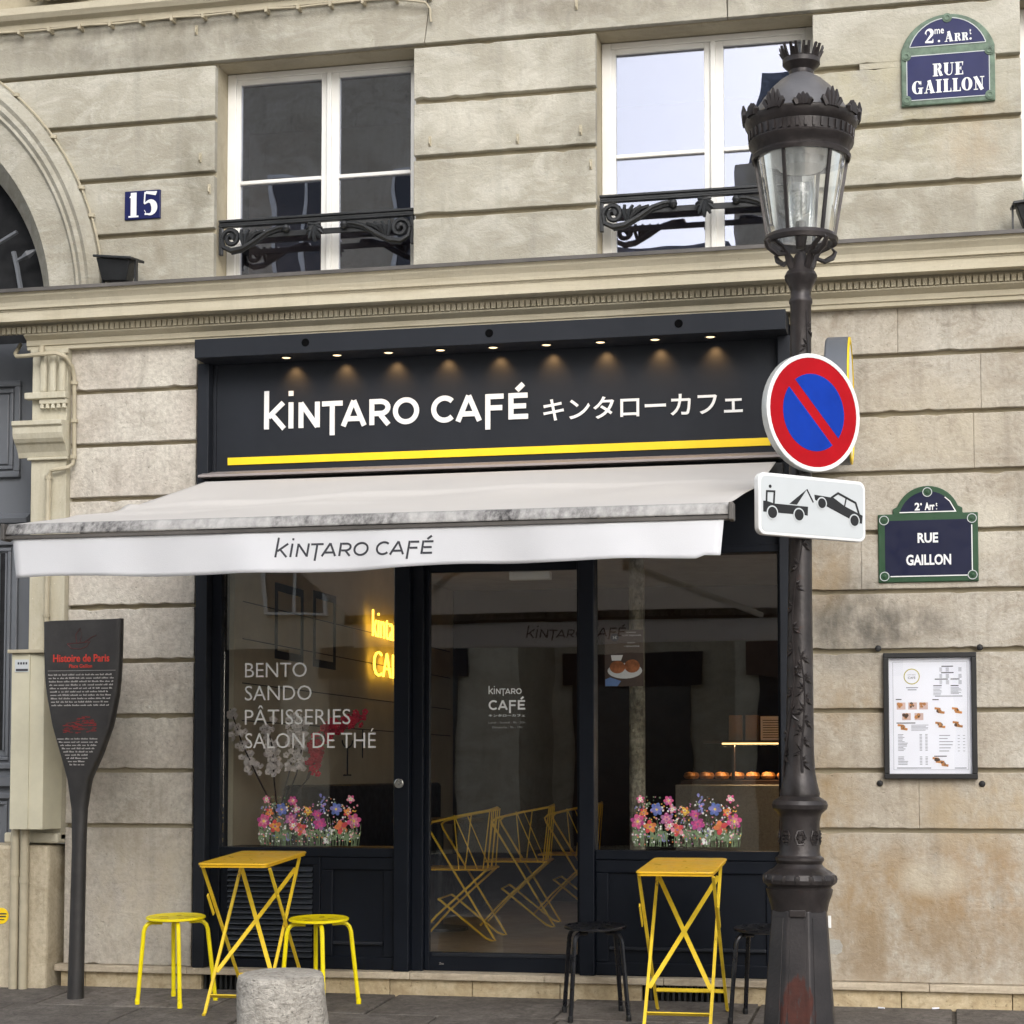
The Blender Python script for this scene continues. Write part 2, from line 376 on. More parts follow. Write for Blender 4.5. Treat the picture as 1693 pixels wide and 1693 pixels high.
def fabric(name, col, trans=.35, bstr=.12):
    m, t, b = new_mat(name); p = pos(t)
    t.links.new(mixc(t, ramp(t, noise(t, p, 1.7, 5, .6), .35, .7), tuple(c * .95 for c in col[:3]) + (1,), col), b.inputs['Base Color'])
    b.inputs['Roughness'].default_value = .85; b.inputs['Specular IOR Level'].default_value = .2
    bump(t, b, mul(t, noise(t, pos(t, (1, 2.2, 2.2)), 2.2, 3, .5, .6), noise(t, p, 260, 2), 'ADD'), bstr, .03)
    out = t.nodes['Material Output']; tl = nd(t, 'ShaderNodeBsdfTranslucent'); tl.inputs[0].default_value = col
    mx = nd(t, 'ShaderNodeMixShader'); mx.inputs[0].default_value = trans
    t.links.new(b.outputs[0], mx.inputs[1]); t.links.new(tl.outputs[0], mx.inputs[2]); t.links.new(mx.outputs[0], out.inputs[0]); return m
M['awning'] = fabric('awning_canvas', S(236, 232, 227), .4)
M['valance'] = fabric('valance_canvas', S(238, 238, 240), .25, .1)
def mouldy():
    m, t, b = new_mat('mouldy_hem')
    a = ramp(t, noise(t, pos(t, (1, .2, .2)), 2.6, 4, .7), .36, .64, .15, 1); f = ramp(t, noise(t, pos(t, (16, .4, 12)), 2.2, 5, .7), .3, .7, .25, 1)
    t.links.new(mixc(t, mul(t, mul(t, a, f), 1.3), S(196, 193, 189), S(62, 60, 60)), b.inputs['Base Color'])
    b.inputs['Roughness'].default_value = .85; return m
M['hem'] = mouldy()
def rusty():
    """lamp-foot paint with bare rust where it has been scraped"""
    m, t, b = new_mat('lamp_iron_rusted'); tc = nd(t, 'ShaderNodeTexCoord')
    q = nd(t, 'ShaderNodeTexGradient', gradient_type='SPHERICAL'); mp = nd(t, 'ShaderNodeMapping')
    mp.inputs['Scale'].default_value = (8, 5, 4.2); mp.inputs['Location'].default_value = (.0, .85, -1.05)
    t.links.new(tc.outputs['Object'], mp.inputs['Vector']); t.links.new(mp.outputs[0], q.inputs['Vector'])
    n1 = noise(t, pos(t, (11, 11, 2.2)), 3.4, 6, .65)
    f = ramp(t, mul(t, ramp(t, q.outputs['Fac'], 0, .5), n1), .36, .42)
    p = pos(t); base = mixc(t, ramp(t, noise(t, p, 7, 5), .3, .7), S(44, 42, 43), S(60, 56, 56))
    t.links.new(mixc(t, f, base, mixc(t, noise(t, p, 30, 4), S(46, 30, 26), S(92, 48, 38))), b.inputs['Base Color'])
    t.links.new(mul(t, mul(t, f, .35), .42, 'ADD'), b.inputs['Roughness']); b.inputs['Metallic'].default_value = .3
    bump(t, b, noise(t, p, 50, 3), .3, .004); return m
M['lampfoot'] = rusty()

# ------------------------------------------------------------------ lettering
_tc = {}
def text(body, x0, x1, z0, z1, y, m, parent, name='lettering', bold=0, ext=.0012, shear=0, keep=False):
    """built-in face set to fill the box x0..x1, z0..z1 (of its inked extent), proud of plane y"""
    key = (body, bold, shear)
    if key not in _tc:
        cu = bpy.data.curves.new('t', 'FONT'); cu.body = body; cu.size = 1; cu.offset = bold; cu.shear = shear; cu.resolution_u = 3
        cu.space_line = 1.0
        o = bpy.data.objects.new('t', cu); COL.objects.link(o)
        me = bpy.data.meshes.new_from_object(o.evaluated_get(bpy.context.evaluated_depsgraph_get()))
        bpy.data.objects.remove(o); bpy.data.curves.remove(cu)
        _tc[key] = ([tuple(v.co) for v in me.vertices], [tuple(p.vertices) for p in me.polygons]); bpy.data.meshes.remove(me)
    V, F = _tc[key]
    ax, bx = min(v[0] for v in V), max(v[0] for v in V); az, bz = min(v[1] for v in V), max(v[1] for v in V)
    sx = (x1 - x0) / (bx - ax); sz = (z1 - z0) / (bz - az) if z1 is not None else sx
    me = bpy.data.meshes.new(name); me.from_pydata([(x0 + (v[0] - ax) * sx, 0, z0 + (v[1] - az) * sz) for v in V], [], F)
    bm = bmesh.new(); bm.from_mesh(me)
    for f in bm.faces:
        f.normal_update()
        if f.normal.y > 0: f.normal_flip()
    r_ = bmesh.ops.extrude_face_region(bm, geom=bm.faces[:])
    for e in r_['geom']:
        if isinstance(e, bmesh.types.BMVert): e.co.y -= ext
    for v in bm.verts: v.co.y += y
    bmesh.ops.recalc_face_normals(bm, faces=bm.faces); bm.to_mesh(me); bm.free()
    me.materials.append(m); return link(name, me, parent)

def logo_glyphs(w):
    h = w / 2
    return {  # geometric sans with a long-legged T and F: strokes in cap-height units
        'k': ([[(h, 0), (h, 1.5)], [(.78, 1.02), (w * .9, .46)], [(.28, .62), (.82, 0)]], .85),
        'i': ([[(h, 0), (h, 1.02)], [(h, 1.27), (h, 1.27 + w)]], w),
        'N': ([[(h, 0), (h, 1)], [(h, .97), (.86 - h, .03)], [(.86 - h, 0), (.86 - h, 1)]], .86),
        'T': ([[(0, 1 - h), (.83, 1 - h)], [(.415, 1 - w), (.415, -.33)]], .83),
        'A': ([[(h * .9, 0), (.51, .98)], [(.51, .98), (1.02 - h * .9, 0)], [(.24, .28), (.78, .28)]], 1.02),
        'R': ([[(h, 0), (h, 1)], [(w, 1 - h), (.46, 1 - h)] + arc(.46, .67, .28, .33 - h, 85, -85, 10) + [(w, .34 + h)], [(.45, .38), (.76, 0)]], .83),
        'O': ([arc(.52, .5, .52 - h, .52 - h, 90, 450, 36)], 1.04),
        'C': ([arc(.52, .5, .52 - h, .52 - h, 45, 315, 28)], .92),
        'F': ([[(h, -.35), (h, 1)], [(w, 1 - h), (.71, 1 - h)], [(w, .47), (.66, .47)]], .71),
        'E': ([[(h, 0), (h, 1)], [(w, 1 - h), (.74, 1 - h)], [(w, .5), (.68, .5)], [(w, h), (.76, h)], [(.32, 1.1), (.58, 1.34)]], .76)}
LOGO = [('k', 0), ('i', 1.0), ('N', 1.41), ('T', 2.36), ('A', 3.13), ('R', 4.27), ('O', 5.21), ('C', 6.73), ('A', 7.69), ('F', 8.85), ('E', 9.75)]
def logo(x0, z0, cap, w, y, depth, m, parent, word=LOGO, shear=0, sx=1.0, split=False, name='lettering', tilt=0):
    G = logo_glyphs(w); mb = MB(); out = []
    off = word[0][1]
    for ch, px in word:
        if split: mb = MB()
        for i, st in enumerate(G[ch][0]):
            pts = [(x0 + ((px - off + a) * sx + shear * b) * cap, z0 + b * cap) for a, b in st]
            if ch == 'O': mb.ribbon(pts, w * cap, y - depth - i * .0003, y + i * .0002)
            else: mb.ribbon(pts, w * cap, y - depth - i * .0003, y + i * .0002)
        if split: out.append(mb.build(name, m, parent))
    if not split: out.append(mb.build(name, m, parent))
    return out
def didone(ch, T=.27, t=.06):
    """fat-face capitals and figures: list of (points, widths), advance"""
    def sl(x0, x1, z): return ([(x0, z), (x1, z)], t * 1.2)
    if ch == 'I': return [([(.25, 0), (.25, 1)], T), sl(0, .5, .035), sl(0, .5, .965)], .56
    if ch == 'L': return [([(.24, 0), (.24, 1)], T), sl(0, .66, .035), sl(0, .46, .965), ([(.66, 0), (.66, .3)], [.11, .03])], .74
    if ch == 'E': return [([(.24, 0), (.24, 1)], T), sl(0, .66, .035), sl(0, .66, .965), sl(.3, .5, .5), ([(.65, 0), (.65, .3)], [.11, .03]), ([(.65, 1), (.65, .7)], [.11, .03]), ([(.51, .36), (.51, .64)], .06)], .76
    if ch == 'R': return [([(.24, 0), (.24, 1)], T), sl(0, .46, .035), sl(0, .4, .965), ([(.36, .965)] + arc(.46, .75, .17, .2, 80, -80, 10) + [(.36, .53)], [t, t * 1.5] + [.2] * 9 + [t * 1.5, t]), ([(.5, .5), (.62, .28), (.68, .08), (.84, .06)], [.12, .24, .2, .06])], .86
    if ch == 'U': return [([(.22, 1), (.22, .35)] + arc(.46, .3, .24, .26, 170, 340, 9) + [(.72, .4), (.72, 1)], [T, T] + [T, .2, .16, .12, .09, .08, .07, t, t, t] + [t, t]), sl(.02, .42, .965), sl(.58, .86, .965)], .9
    if ch == 'A': return [([(.16, 0), (.44, .98)], t * 1.2), ([(.44, .98), (.74, 0)], T), ([(.24, .3), (.62, .3)], t), sl(.02, .32, .035), sl(.52, .96, .035)], .98
    if ch in 'OG':
        a0, a1 = (0, 360) if ch == 'O' else (35, 330)
        pts, ws = [], []
        for k in range(33):
            a = a0 + (a1 - a0) * k / 32; c_ = abs(math.cos(R(a)))
            pts.append((.44 + .31 * math.cos(R(a)), .5 + .47 * math.sin(R(a)))); ws.append(t + (T - t) * c_ ** 1.4)
        st = [(pts, ws)]
        if ch == 'G':
            st += [([(.72, 0), (.72, .44)], T * .8), sl(.5, .94, .44), ([(.74, .98), (.74, .66)], [.05, .04])]
        return st, .94
    if ch == 'N': return [([(.2, 0), (.2, 1)], t), ([(.16, 1), (.74, 0)], T), ([(.74, 0), (.74, 1)], t), sl(.02, .38, .035), sl(0, .3, .965), sl(.56, .92, .965)], .96
    if ch == '1': return [([(.3, 0), (.3, 1)], T), sl(.04, .56, .035), ([(.28, .96), (.1, .8)], [.1, .05])], .62
    if ch == '5': return [([(.16, .98), (.56, .92), (.64, 1.0)], [.1, .16, .03]), ([(.13, 1), (.1, .52)], t), ([(.1, .5)] + arc(.32, .32, .22, .28, 120, -110, 14) + [(.12, .06)], [t, .08, .1, .14, .18, .22, .25, .26, .26, .25, .22, .18, .14, .1, .08, .07, .07]), ([(.13, .16), (.15, .17)], .15)], .66
    if ch == '2': return [(arc(.3, .72, .22, .25, 190, -40, 12) + [(.1, .1)], [.1, .1, .08, .08, .1, .14, .18, .22, .24, .24, .22, .2, .18, .07]), ([(.04, .08), (.56, .06)], [.12, .16]), ([(.56, .02), (.58, .28)], [.1, .03]), ([(.1, .66), (.13, .67)], .14)], .64
def didone_text(s, x0, x1, z0, z1, y, depth, m, parent, name='lettering'):
    adv = 0; items = []
    for ch in s:
        if ch == ' ': adv += .4; continue
        st, a = didone(ch); items.append((st, adv)); adv += a + .05
    sx = (x1 - x0) / (adv - .05); sz = z1 - z0; mb = MB(); i = 0
    for st, px in items:
        for pts, w in st:
            k = (sx + sz) / 2
            ww = [q * k for q in w] if isinstance(w, list) else w * k
            if isinstance(ww, list) and len(ww) != len(pts): ww = (ww + [ww[-1]] * len(pts))[:len(pts)]
            mb.ribbon([(x0 + (px + a) * sx, z0 + b * sz) for a, b in pts], ww, y - depth - (i % 7) * .0002, y + .0002); i += 1
    return mb.build(name, m, parent)

# ================================================================== SETTING: pavement, kerb, road
SL = math.atan(.05)                       # the pavement falls 5 % towards the street
road = MB().box(-60, 60, -70, -2.78, -.6, -.27).build('road', M['asphalt']); tag(road, kind='structure')
pave = MB().box(-14, 16, -2.5, .05, -.3, -.012).build('pavement', M['sand'])
pave.rotation_euler = (SL, 0, 0); tag(pave, kind='structure')
ys = [.0, -.62, -1.35, -2.1, -2.495]
for r_ in range(4):
    x = -4.2 - .37 * r_
    while x < 7.2:
        w = random.choice((.62, .74, .86, .98)); x2 = x + w; g = .006 + random.random() * .004
        j = lambda: (random.random() - .5) * .008
        zt = (random.random() - .5) * .005
        p = [(x + g + j(), ys[r_ + 1] + g + j()), (x2 - g + j(), ys[r_ + 1] + g + j()), (x2 - g + j(), ys[r_] - g + j()), (x + g + j(), ys[r_] - g + j())]
        MB().extz(p, -.06, zt).build('paving_slab', M['slab'] if random.random() < .6 else M['slab2'], pave, .005)
        x = x2
kerb = empty('kerb', (0, 0, 0)); tag(kerb, kind='structure')
for k in range(16):
    x = -8 + k * 1.02
    MB().box(x + .004, x + 1.016, -2.78, -2.515, -.42, -.128 + random.random() * .004).build('kerb_stone', M['granite'], kerb, .02)

# ================================================================== THE BUILDING
bld = root_at('stone_building', (0, 0, 0)); tag(bld, 'cream limestone building with channelled joints and a dentil cornice', 'building')
JL = [3.38 - .31 * k for k in range(9)]          # bed joints of the ground floor
JU = [5.25, 4.93, 4.61, 4.28]                    # bed joints of the first floor
WIN = [(.095, 1.272), (2.30, 3.475), (4.545, 5.72)]
core = MB()
def cb(x0, x1, z0, z1, y0=.042, y1=.36): core.box(x0, x1, y0, y1, z0, z1)
cb(-.768, .0, -.1, 3.64); cb(3.372, 6.5, -.1, 3.64); cb(0, 3.372, 3.58, 3.7)
core.prism([(WIN[0][0] - .002, 3.64), (WIN[0][0] - .002, 5.2515)] + [(-2.273 + math.sqrt(1.5 ** 2 - (z_ - 3.87) ** 2), z_) for z_ in [5.2515 - (5.2515 - 3.64) * k / 12 for k in range(13)]], .042, .36); cb(WIN[0][1] + .002, WIN[1][0] - .002, 3.7, 5.25); cb(WIN[1][1] + .002, WIN[2][0] - .002, 3.64, 5.25); cb(WIN[2][1] + .002, 6.5, 3.64, 5.25)
for a, b in WIN: cb(a - .002, b + .002, 3.7, 3.97)
cb(-3.9, 6.5, 5.252, 9.5)
core.build('wall', M['reveal'], bld)
# spandrel round the arch, cut to its curve
AC, AR = (-2.273, 3.87), 1.67
def arch_x(z, r_=AR): return AC[0] + math.sqrt(max(0, r_ * r_ - (z - AC[1]) ** 2)) if abs(z - AC[1]) < r_ else AC[0]
G_ = .011
def blk(x0, x1, z0, z1, m, y=0.0, jit=.0012):
    d = (random.random() - .5) * jit
    n = max(2, int((x1 - x0) / .045)); pts = []
    for zz, sg, order in ((z0, 1, range(n + 1)), (z1, -1, range(n, -1, -1))):
        for k in order:
            q = random.random(); chip = (.004 + .006 * random.random()) if q > .93 else 0
            inner = 0 < k < n
            pts.append((x0 + (x1 - x0) * k / n + ((random.random() - .5) * .015 if inner else 0), zz + sg * ((random.random() * .0022 + chip) if inner else 0)))
    return MB().prism(pts, y + d, .05).build('stone_block', m, bld, .0045)
def row(z0, z1, cuts, m, y=0, g=G_):
    for a, b in zip(cuts[:-1], cuts[1:]): blk(a + (.0003 if a > cuts[0] else 0), b - (.0003 if b < cuts[-1] else 0), z0 + g, z1 - g, m, y)
zl = [3.634] + JL + [.122]
for i in range(len(zl) - 1):
    lo, hi = zl[i + 1], zl[i]
    if i == 0: hi += G_
    if i == len(zl) - 2: lo -= G_
    row(lo, hi, [-.7675, -.0005], M['lo_l'])
    c = {0: [3.9], 1: [4.32], 2: [4.28], 3: [4.9], 4: [3.70], 5: [4.8], 6: [4.9], 7: [4.7], 8: [3.98], 9: [4.9]}[i]
    row(lo, hi, [3.373] + c + [5.4, 6.5], M['lo_r'])
zu = JU + [3.93]
for i in range(4):
    lo, hi = zu[i + 1], zu[i]
    for a, b in ((WIN[0][1], WIN[1][0]), (WIN[1][1], WIN[2][0]), (WIN[2][1], 6.5)):
        row(lo, hi, [a, b], M['up'], 0, .0145)
    # left of the first window: curved against the arch
    z0, z1 = lo + .0145, hi - .0145
    arcp = [(arch_x(z0 + (z1 - z0) * k / 8), z0 + (z1 - z0) * k / 8) for k in range(9)]
    MB().prism([(WIN[0][0], z0)] + [(WIN[0][0], z1)] + arcp[::-1], 0, .05).build('stone_block', M['up'], bld, .005)
arcp = [(arch_x(5.261 + (5.53 - 5.261) * k / 8), 5.261 + (5.53 - 5.261) * k / 8) for k in range(9)]
MB().prism([(1.33, 5.261), (1.352, 5.43), (1.345, 5.53)] + arcp[::-1], 0, .05).build('stone_block', M['up'], bld, .005)
MB().prism([(1.3335, 5.261), (3.02, 5.261), (3.01, 5.53), (1.3485, 5.53), (1.3555, 5.43)], .0006, .05).build('stone_block', M['up'], bld, .004)
MB().box(3.0235, 6.5, .001, .05, 5.261, 5.53).build('stone_block', M['up'], bld, .004)
MB().box(3.72, 4.42, .0015, .028, 4.915, 4.946).build('mortar_patch', M['up'], bld)
MB().prism([(3.47, .272), (3.555, .258), (3.58, .272), (3.586, .305), (3.57, .335), (3.47, .34)], -.002, .01).build('mortar_patch', M['patch'], bld)
MB().box(3.512, 3.527, -.006, .01, .395, .458).build('wall_tag', M['sign_white'], bld, .001)
# string course above
MB().sweepx([(.05, 5.53), (-.03, 5.53), (-.035, 5.56), (-.07, 5.575), (-.09, 5.6), (-.09, 5.64), (.05, 5.66)], -3.9, 6.5).build('string_course', M['cornice'], bld)
for k in range(7):
    MB().lathe([(.001, -.04), (.02, -.034), (.03, -.01), (.03, .06)], 10, (-.99 + k * .045, -.10, 5.70)).build('fluted_console', M['cornice'], bld, smooth=True)
MB().box(-1.02, -.69, -.16, .03, 5.72, 5.98).build('console_block', M['cornice'], bld, .01)
# cornice
prof = [(.02, 3.936), (-.268, 3.930), (-.268, 3.912), (-.258, 3.910), (-.256, 3.894), (-.245, 3.882), (-.232, 3.866), (-.225, 3.846), (-.223, 3.830), (-.208, 3.828), (-.208, 3.820),
        (-.203, 3.818), (-.203, 3.763), (-.192, 3.763), (-.192, 3.767), (-.13, 3.768), (-.094, 3.768), (-.094, 3.714), (-.10, 3.712), (-.10, 3.704), (-.075, 3.69), (-.06, 3.682), (-.06, 3.652), (-.05, 3.65), (-.05, 3.628), (.02, 3.628)]
cor = MB().sweepx(prof, -1.02, 6.5)
cor.sweepx([p_ for p_ in prof[:16]] + [(.02, 3.772)], -3.9, -1.0203)
cornice = cor.build('cornice', M['cornice'], bld)
MB().sweepx([(.02, 3.9385), (-.280, 3.933), (-.281, 3.913), (-.272, 3.913), (-.271, 3.9285), (.02, 3.934)], -3.9, 6.5).build('lead_flashing', M['lead'], cornice)
dme = MB().box(-.0115, .0115, -.112, -.08, 3.7145, 3.7505).mesh('dentil'); dme.materials.append(M['cornice'])
for k in range(188): link('dentil', dme, cornice, 0, (-1.33 + k * .0318, 0, 0))
# first-floor windows
def window(x0, x1, name='window', blind=False):
    w = empty('window', ((x0 + x1) / 2, .2, 3.96)); w.parent = bld
    X = lambda d: d - (x0 + x1) / 2
    Z = lambda d: d - 3.96
    a, b = x0 + .0, x1 - .0; mid = (x0 + .6185)
    fr = MB()
    fr.box(X(a), X(a + .052), .0, .06, Z(3.96), Z(5.249)); fr.box(X(b - .052), X(b), .0, .06, Z(3.96), Z(5.249))
    fr.box(X(a + .052), X(b - .052), .001, .06, Z(5.215), Z(5.249))
    fr.build('frame', M['white'], w, .004)
    for s0, s1 in ((a + .05, mid), (mid, b - .05)):
        sa = MB(); l_ = s0 == a + .05
        i0, i1 = (s0 + .027, s1 - .05) if l_ else (s1 - (s1 - s0) + .056, s1 - .027)
        sa.box(X(s0), X(i0), .012, .055, Z(3.97), Z(5.216)); sa.box(X(i1), X(s1), .012, .055, Z(3.97), Z(5.216))
        sa.box(X(i0), X(i1), .0125, .055, Z(5.186), Z(5.216)); sa.box(X(i0), X(i1), .0125, .055, Z(3.97), Z(4.0))
        so = sa.build('sash', M['white'], w, .003)
        MB().box(X(i0), X(i1), .008, .05, Z(4.596), Z(4.618)).build('glazing_bar', M['white'], so, .004)
        for z0, z1 in ((4.0, 4.596), (4.618, 5.186)):
            MB().box(X(i0), X(i1), .03, .035, Z(z0), Z(z1)).build('pane', M['winglass'], so)
    MB().box(X(mid - .014), X(mid + .014), -.006, .0115, Z(3.97), Z(5.214)).build('astragal', M['white'], w, .004)
    # dark room behind the panes
    MB().box(X(x0) - .75, X(x1) + .75, 1.6, 1.65, -.3, 1.9).build('room_wall', M['room_up'], w)
    return w
for a, b in WIN: window(a, b)
MB().box(-.6, 6.6, .36, 2.0, 5.45, 5.5).build('ceiling', M['wall_dark'], bld)
MB().box(-.6, 6.6, .36, 2.0, 3.705, 3.76).build('upper_floor', M['wall_dark'], bld)
for xx in (-.35, 1.75, 3.95, 6.35): MB().box(xx, xx + .06, .362, 1.6, 3.765, 5.448).build('partition', M['wall_dark'], bld)
# cast-iron guards
def spiral(cx, cz, r0, turns, a0, sgn, y, n=26):
    return [(cx + (r0 * (1 - .86 * k / n)) * math.cos(a0 + sgn * turns * 2 * math.pi * k / n), y, cz + (r0 * (1 - .86 * k / n)) * math.sin(a0 + sgn * turns * 2 * math.pi * k / n)) for k in range(n + 1)]
def guard(x0, x1, z=4.345):
    g = empty('window_guard', ((x0 + x1) / 2, .06, z)); g.parent = bld; hw = (x1 - x0) / 2 - .012
    MB().box(-hw, hw, -.022, .022, -.014, 0).box(-hw, hw, -.014, .014, -.03, -.0142).box(-hw, hw, -.018, .018, -.041, -.0302).build('hand_rail', M['iron'], g, .003)
    MB().box(-hw, -hw + .02, -.015, .015, -.2, -.0415).build('end_post', M['iron'], g, .003); MB().box(hw - .02, hw, -.015, .015, -.2, -.0415).build('end_post', M['iron'], g, .003)
    MB().box(-hw + .02, hw - .02, .0, .012, -.11, -.078).build('lower_rail', M['iron'], g, .002)
    for s_ in (-1, 1):
        sc = MB()
        MB().tube([(s_ * x, y, zz) for x, y, zz in spiral(-(hw - .075), -.108, .055, 1.6, math.pi, -1, -.012)], [.014] * 20 + [.018] * 7, 6).build('volute', M['iron'], g, smooth=True)
        path = [(hw - .13, -.108), (hw - .12, -.148), (hw - .085, -.172), (hw - .04, -.16), (hw - .02, -.12)]
        body = [(hw - .02, -.11), (hw - .03, -.155), (hw - .075, -.178), (hw - .14, -.168), (hw - .22, -.125), (hw - .29, -.08), (hw - .35, -.062), (hw - .40, -.058), (hw - .42, -.072)]
        sc.tube([(s_ * x, -.012, zz) for x, zz in body], [.012, .015, .016, .016, .014, .012, .011, .010, .008], 6)
        sc.tube([(s_ * x, -.004, zz - .014) for x, zz in body[2:8]], [.010] * 6, 5)
        for q in range(4):
            MB().tube([(s_ * (hw - .15 - .01 * q), -.014, -.155 + .01 * q), (s_ * (hw - .135 - .03 * q), -.02, -.10 + .004 * q), (s_ * (hw - .14 - .045 * q), -.018, -.062 - .004 * q)], [.008, .012, .009], 5).build('acanthus_leaf', M['iron'], g, smooth=True)
        MB().lathe([(.001, -.024), (.018, -.016), (.024, 0), (.018, .016), (.001, .024)], 10, (s_ * (hw - .405), -.014, -.07)).build('boss', M['iron'], g, smooth=True)
        sc.build('scroll', M['iron'], g, smooth=True)
    pm = MB()
    for q in range(7):
        a = R(-90 + (q - 3) * 26); l_ = .085 - abs(q - 3) * .012
        pm.tube([(.0, -.02, -.06), (.55 * l_ * math.cos(a) * 1.0, -.03, -.075 + .55 * l_ * math.sin(a)), (l_ * math.cos(a), -.024, -.075 + l_ * math.sin(a))], [.010, .015, .007], 5)
    pm.tube([(-.035, -.02, -.052), (0, -.028, -.06), (.035, -.02, -.052)], .01, 6)
    pm.build('palmette', M['iron'], g, smooth=True)
for a, b in WIN: guard(a, b)
# pilaster of the carriage entrance
pil = MB().box(-.985, -.768, -.05, .36, .82, 3.628).build('pilaster', M['cream'], bld, .003)
def band(x0, x1, y, z0, z1, name, chamf=0):
    MB().box(x0, x1, y, -.0505, z0, z1).build(name, M['cream'], pil, .004)
MB().sweepx([(-.0505, 3.0), (-.06, 3.0), (-.072, 3.03), (-.1, 3.07), (-.115, 3.08), (-.13, 3.10), (-.14, 3.13), (-.14, 3.165), (-.155, 3.175), (-.155, 3.2), (-.0505, 3.21)], -1.06, -.752).build('capital', M['cream'], pil, .003)
band(-1.0, -.752, -.075, 2.985, 2.9995, 'astragal_band')
band(-1.01, -.755, -.10, 3.335, 3.372, 'taenia')
band(-.925, -.757, -.085, 3.305, 3.3345, 'regula')
for k in range(5): MB().lathe([(.010, 0), (.014, -.024)], 8, (-.91 + k * .034, -.075, 3.305)).build('gutta', M['cream'], pil)
for k in range(3): MB().box(-.925 + k * .058, -.925 + k * .058 + .04, -.085, -.0505, 3.372, 3.60).build('triglyph_bar', M['cream'], pil, .012)
MB().box(-.99, -.757, -.07, -.0505, 3.6, 3.627).build('frieze_band', M['cream'], pil, .003)
# guard stone at the foot of the pilaster
MB().prism([(-1.9, -.1), (-.815, -.1), (-.80, .70), (-.81, .79), (-1.9, .795)], -.13, .2).build('plinth_stone', M['plinth'], bld, .02)
MB().box(-1.10, -.768, -.09, .2, .80, .86).build('plinth_cap', M['cream'], bld, .012)
# arch over the entrance
ring = MB(); pr = [(1.70, .03), (1.70, -.045), (1.64, -.06), (1.615, -.045), (1.59, -.05), (1.565, -.03), (1.55, -.034), (1.53, -.012), (1.50, -.006), (1.37, -.002), (1.355, .02), (1.255, .17), (1.255, .34)]
NA = 64
for k in range(NA + 1):
    a = math.pi * k / NA
    ring.v += [(AC[0] + r_ * math.cos(a), y, AC[1] + r_ * math.sin(a)) for r_, y in pr]
for k in range(NA):
    for i in range(len(pr) - 1):
        ring.f.append((k * len(pr) + i, k * len(pr) + i + 1, (k + 1) * len(pr) + i + 1, (k + 1) * len(pr) + i))
ring.build('arch_moulding', M['up'], bld, smooth=25)
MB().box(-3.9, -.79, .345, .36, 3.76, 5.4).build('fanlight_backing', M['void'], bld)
fan = MB()
fan.tube([(-1.27, .25, 4.30), (-1.245, .25, 4.20), (-1.222, .25, 4.08), (-1.195, .25, 3.95), (-1.16, .25, 3.85)], .016, 6)
for (xa, za, xb, zb) in ((-1.26, 4.24, -1.11, 4.31), (-1.20, 3.97, -1.03, 4.045)):
    fan.tube([(xa, .25, za), (xa * .7 + xb * .3, .25, za * .7 + zb * .3), (xa * .45 + xb * .55, .25, za * .45 + zb * .55), (xb, .25, zb)], [.01, .012, .028, .002], 6)
fan.tube([(-2.27, .25, 3.98), (-1.1, .25, 3.98)], .014, 6); fan.tube([(-2.27, .25, 3.9), (-1.25, .25, 4.42)], .014, 6); fan.tube([(-2.27, .25, 3.9), (-1.5, .25, 4.85)], .014, 6)
fan.build('fanlight_grille', M['grey_door'], bld)
# carriage door
cd_ = MB().box(-3.3, -1.0, .30, .36, -.1, 3.757).build('carriage_door', M['grey_door'], bld)
def frame_ring(x0, x1, z0, z1, w, y0, y1, name, m, parent, bev=.006):
    MB().box(x0, x1, y0, y1, z1 - w, z1).box(x0, x1, y0, y1, z0, z0 + w).box(x0, x0 + w, y0, y1, z0 + w, z1 - w).box(x1 - w, x1, y0, y1, z0 + w, z1 - w).build(name, m, parent, bev)
for z0, z1 in ((2.95, 3.53), (1.22, 2.58), (.3, 1.08)):
    frame_ring(-2.15, -1.225, z0, z1, .035, .272, .2995, 'panel_moulding', M['grey_door'], cd_)
    frame_ring(-2.10, -1.275, z0 + .05, z1 - .05, .022, .285, .2994, 'panel_bead', M['grey_door'], cd_, .005)
MB().box(-2.05, -1.305, .288, .2993, 3.03, 3.45).build('raised_panel', M['grey_door'], cd_, .008)
MB().sweepx([(.2995, 2.66), (.25, 2.675), (.24, 2.70), (.2995, 2.735)], -3.2, -1.16).build('transom', M['grey_door'], cd_)
MB().sweepx([(.2995, 1.115), (.26, 1.12), (.26, 1.17), (.2995, 1.185)], -3.2, -1.16).build('lock_rail', M['grey_door'], cd_)
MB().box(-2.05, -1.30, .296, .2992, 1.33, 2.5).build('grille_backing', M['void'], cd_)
for k in range(16): MB().box(-1.31 - k * .045, -1.306 - k * .045 + .006, .284, .2955, 1.33, 2.5).build('grille_bar', M['grey_door'], cd_)
# ledge and base stones along the foot of the wall
xs = [-.795, .0, .62, 1.28, 2.02, 2.66, 3.3, 4.02, 4.72, 5.6, 6.5]
for a, b in zip(xs[:-1], xs[1:]):
    MB().box(a + .001, b - .001, -.062 + random.random() * .003, .1, .084, .120 + random.random() * .002).build('ledge_stone', M['ledge'], bld, .005)
bx = [-.77, -.62, .075, .50, .74, 1.16, 1.62, 2.1, 2.54, 2.98, 3.36, 3.88, 4.43, 5.2, 6.5]
for a, b in zip(bx[:-1], bx[1:]):
    if (a, b) in ((.075, .50), (2.54, 2.98)): continue
    MB().box(a + .002, b - .002, -.028, .1, -.1, .0835).build('base_stone', M['base'], bld, .004)
for a, b in ((.075, .50), (2.54, 2.98)):
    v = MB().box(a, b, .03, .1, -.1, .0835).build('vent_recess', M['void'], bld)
    for k in range(14): MB().box(a + .01 + k * .03, a + .022 + k * .03, -.01, .029, -.05, .08).build('vent_bar', M['iron'], v)

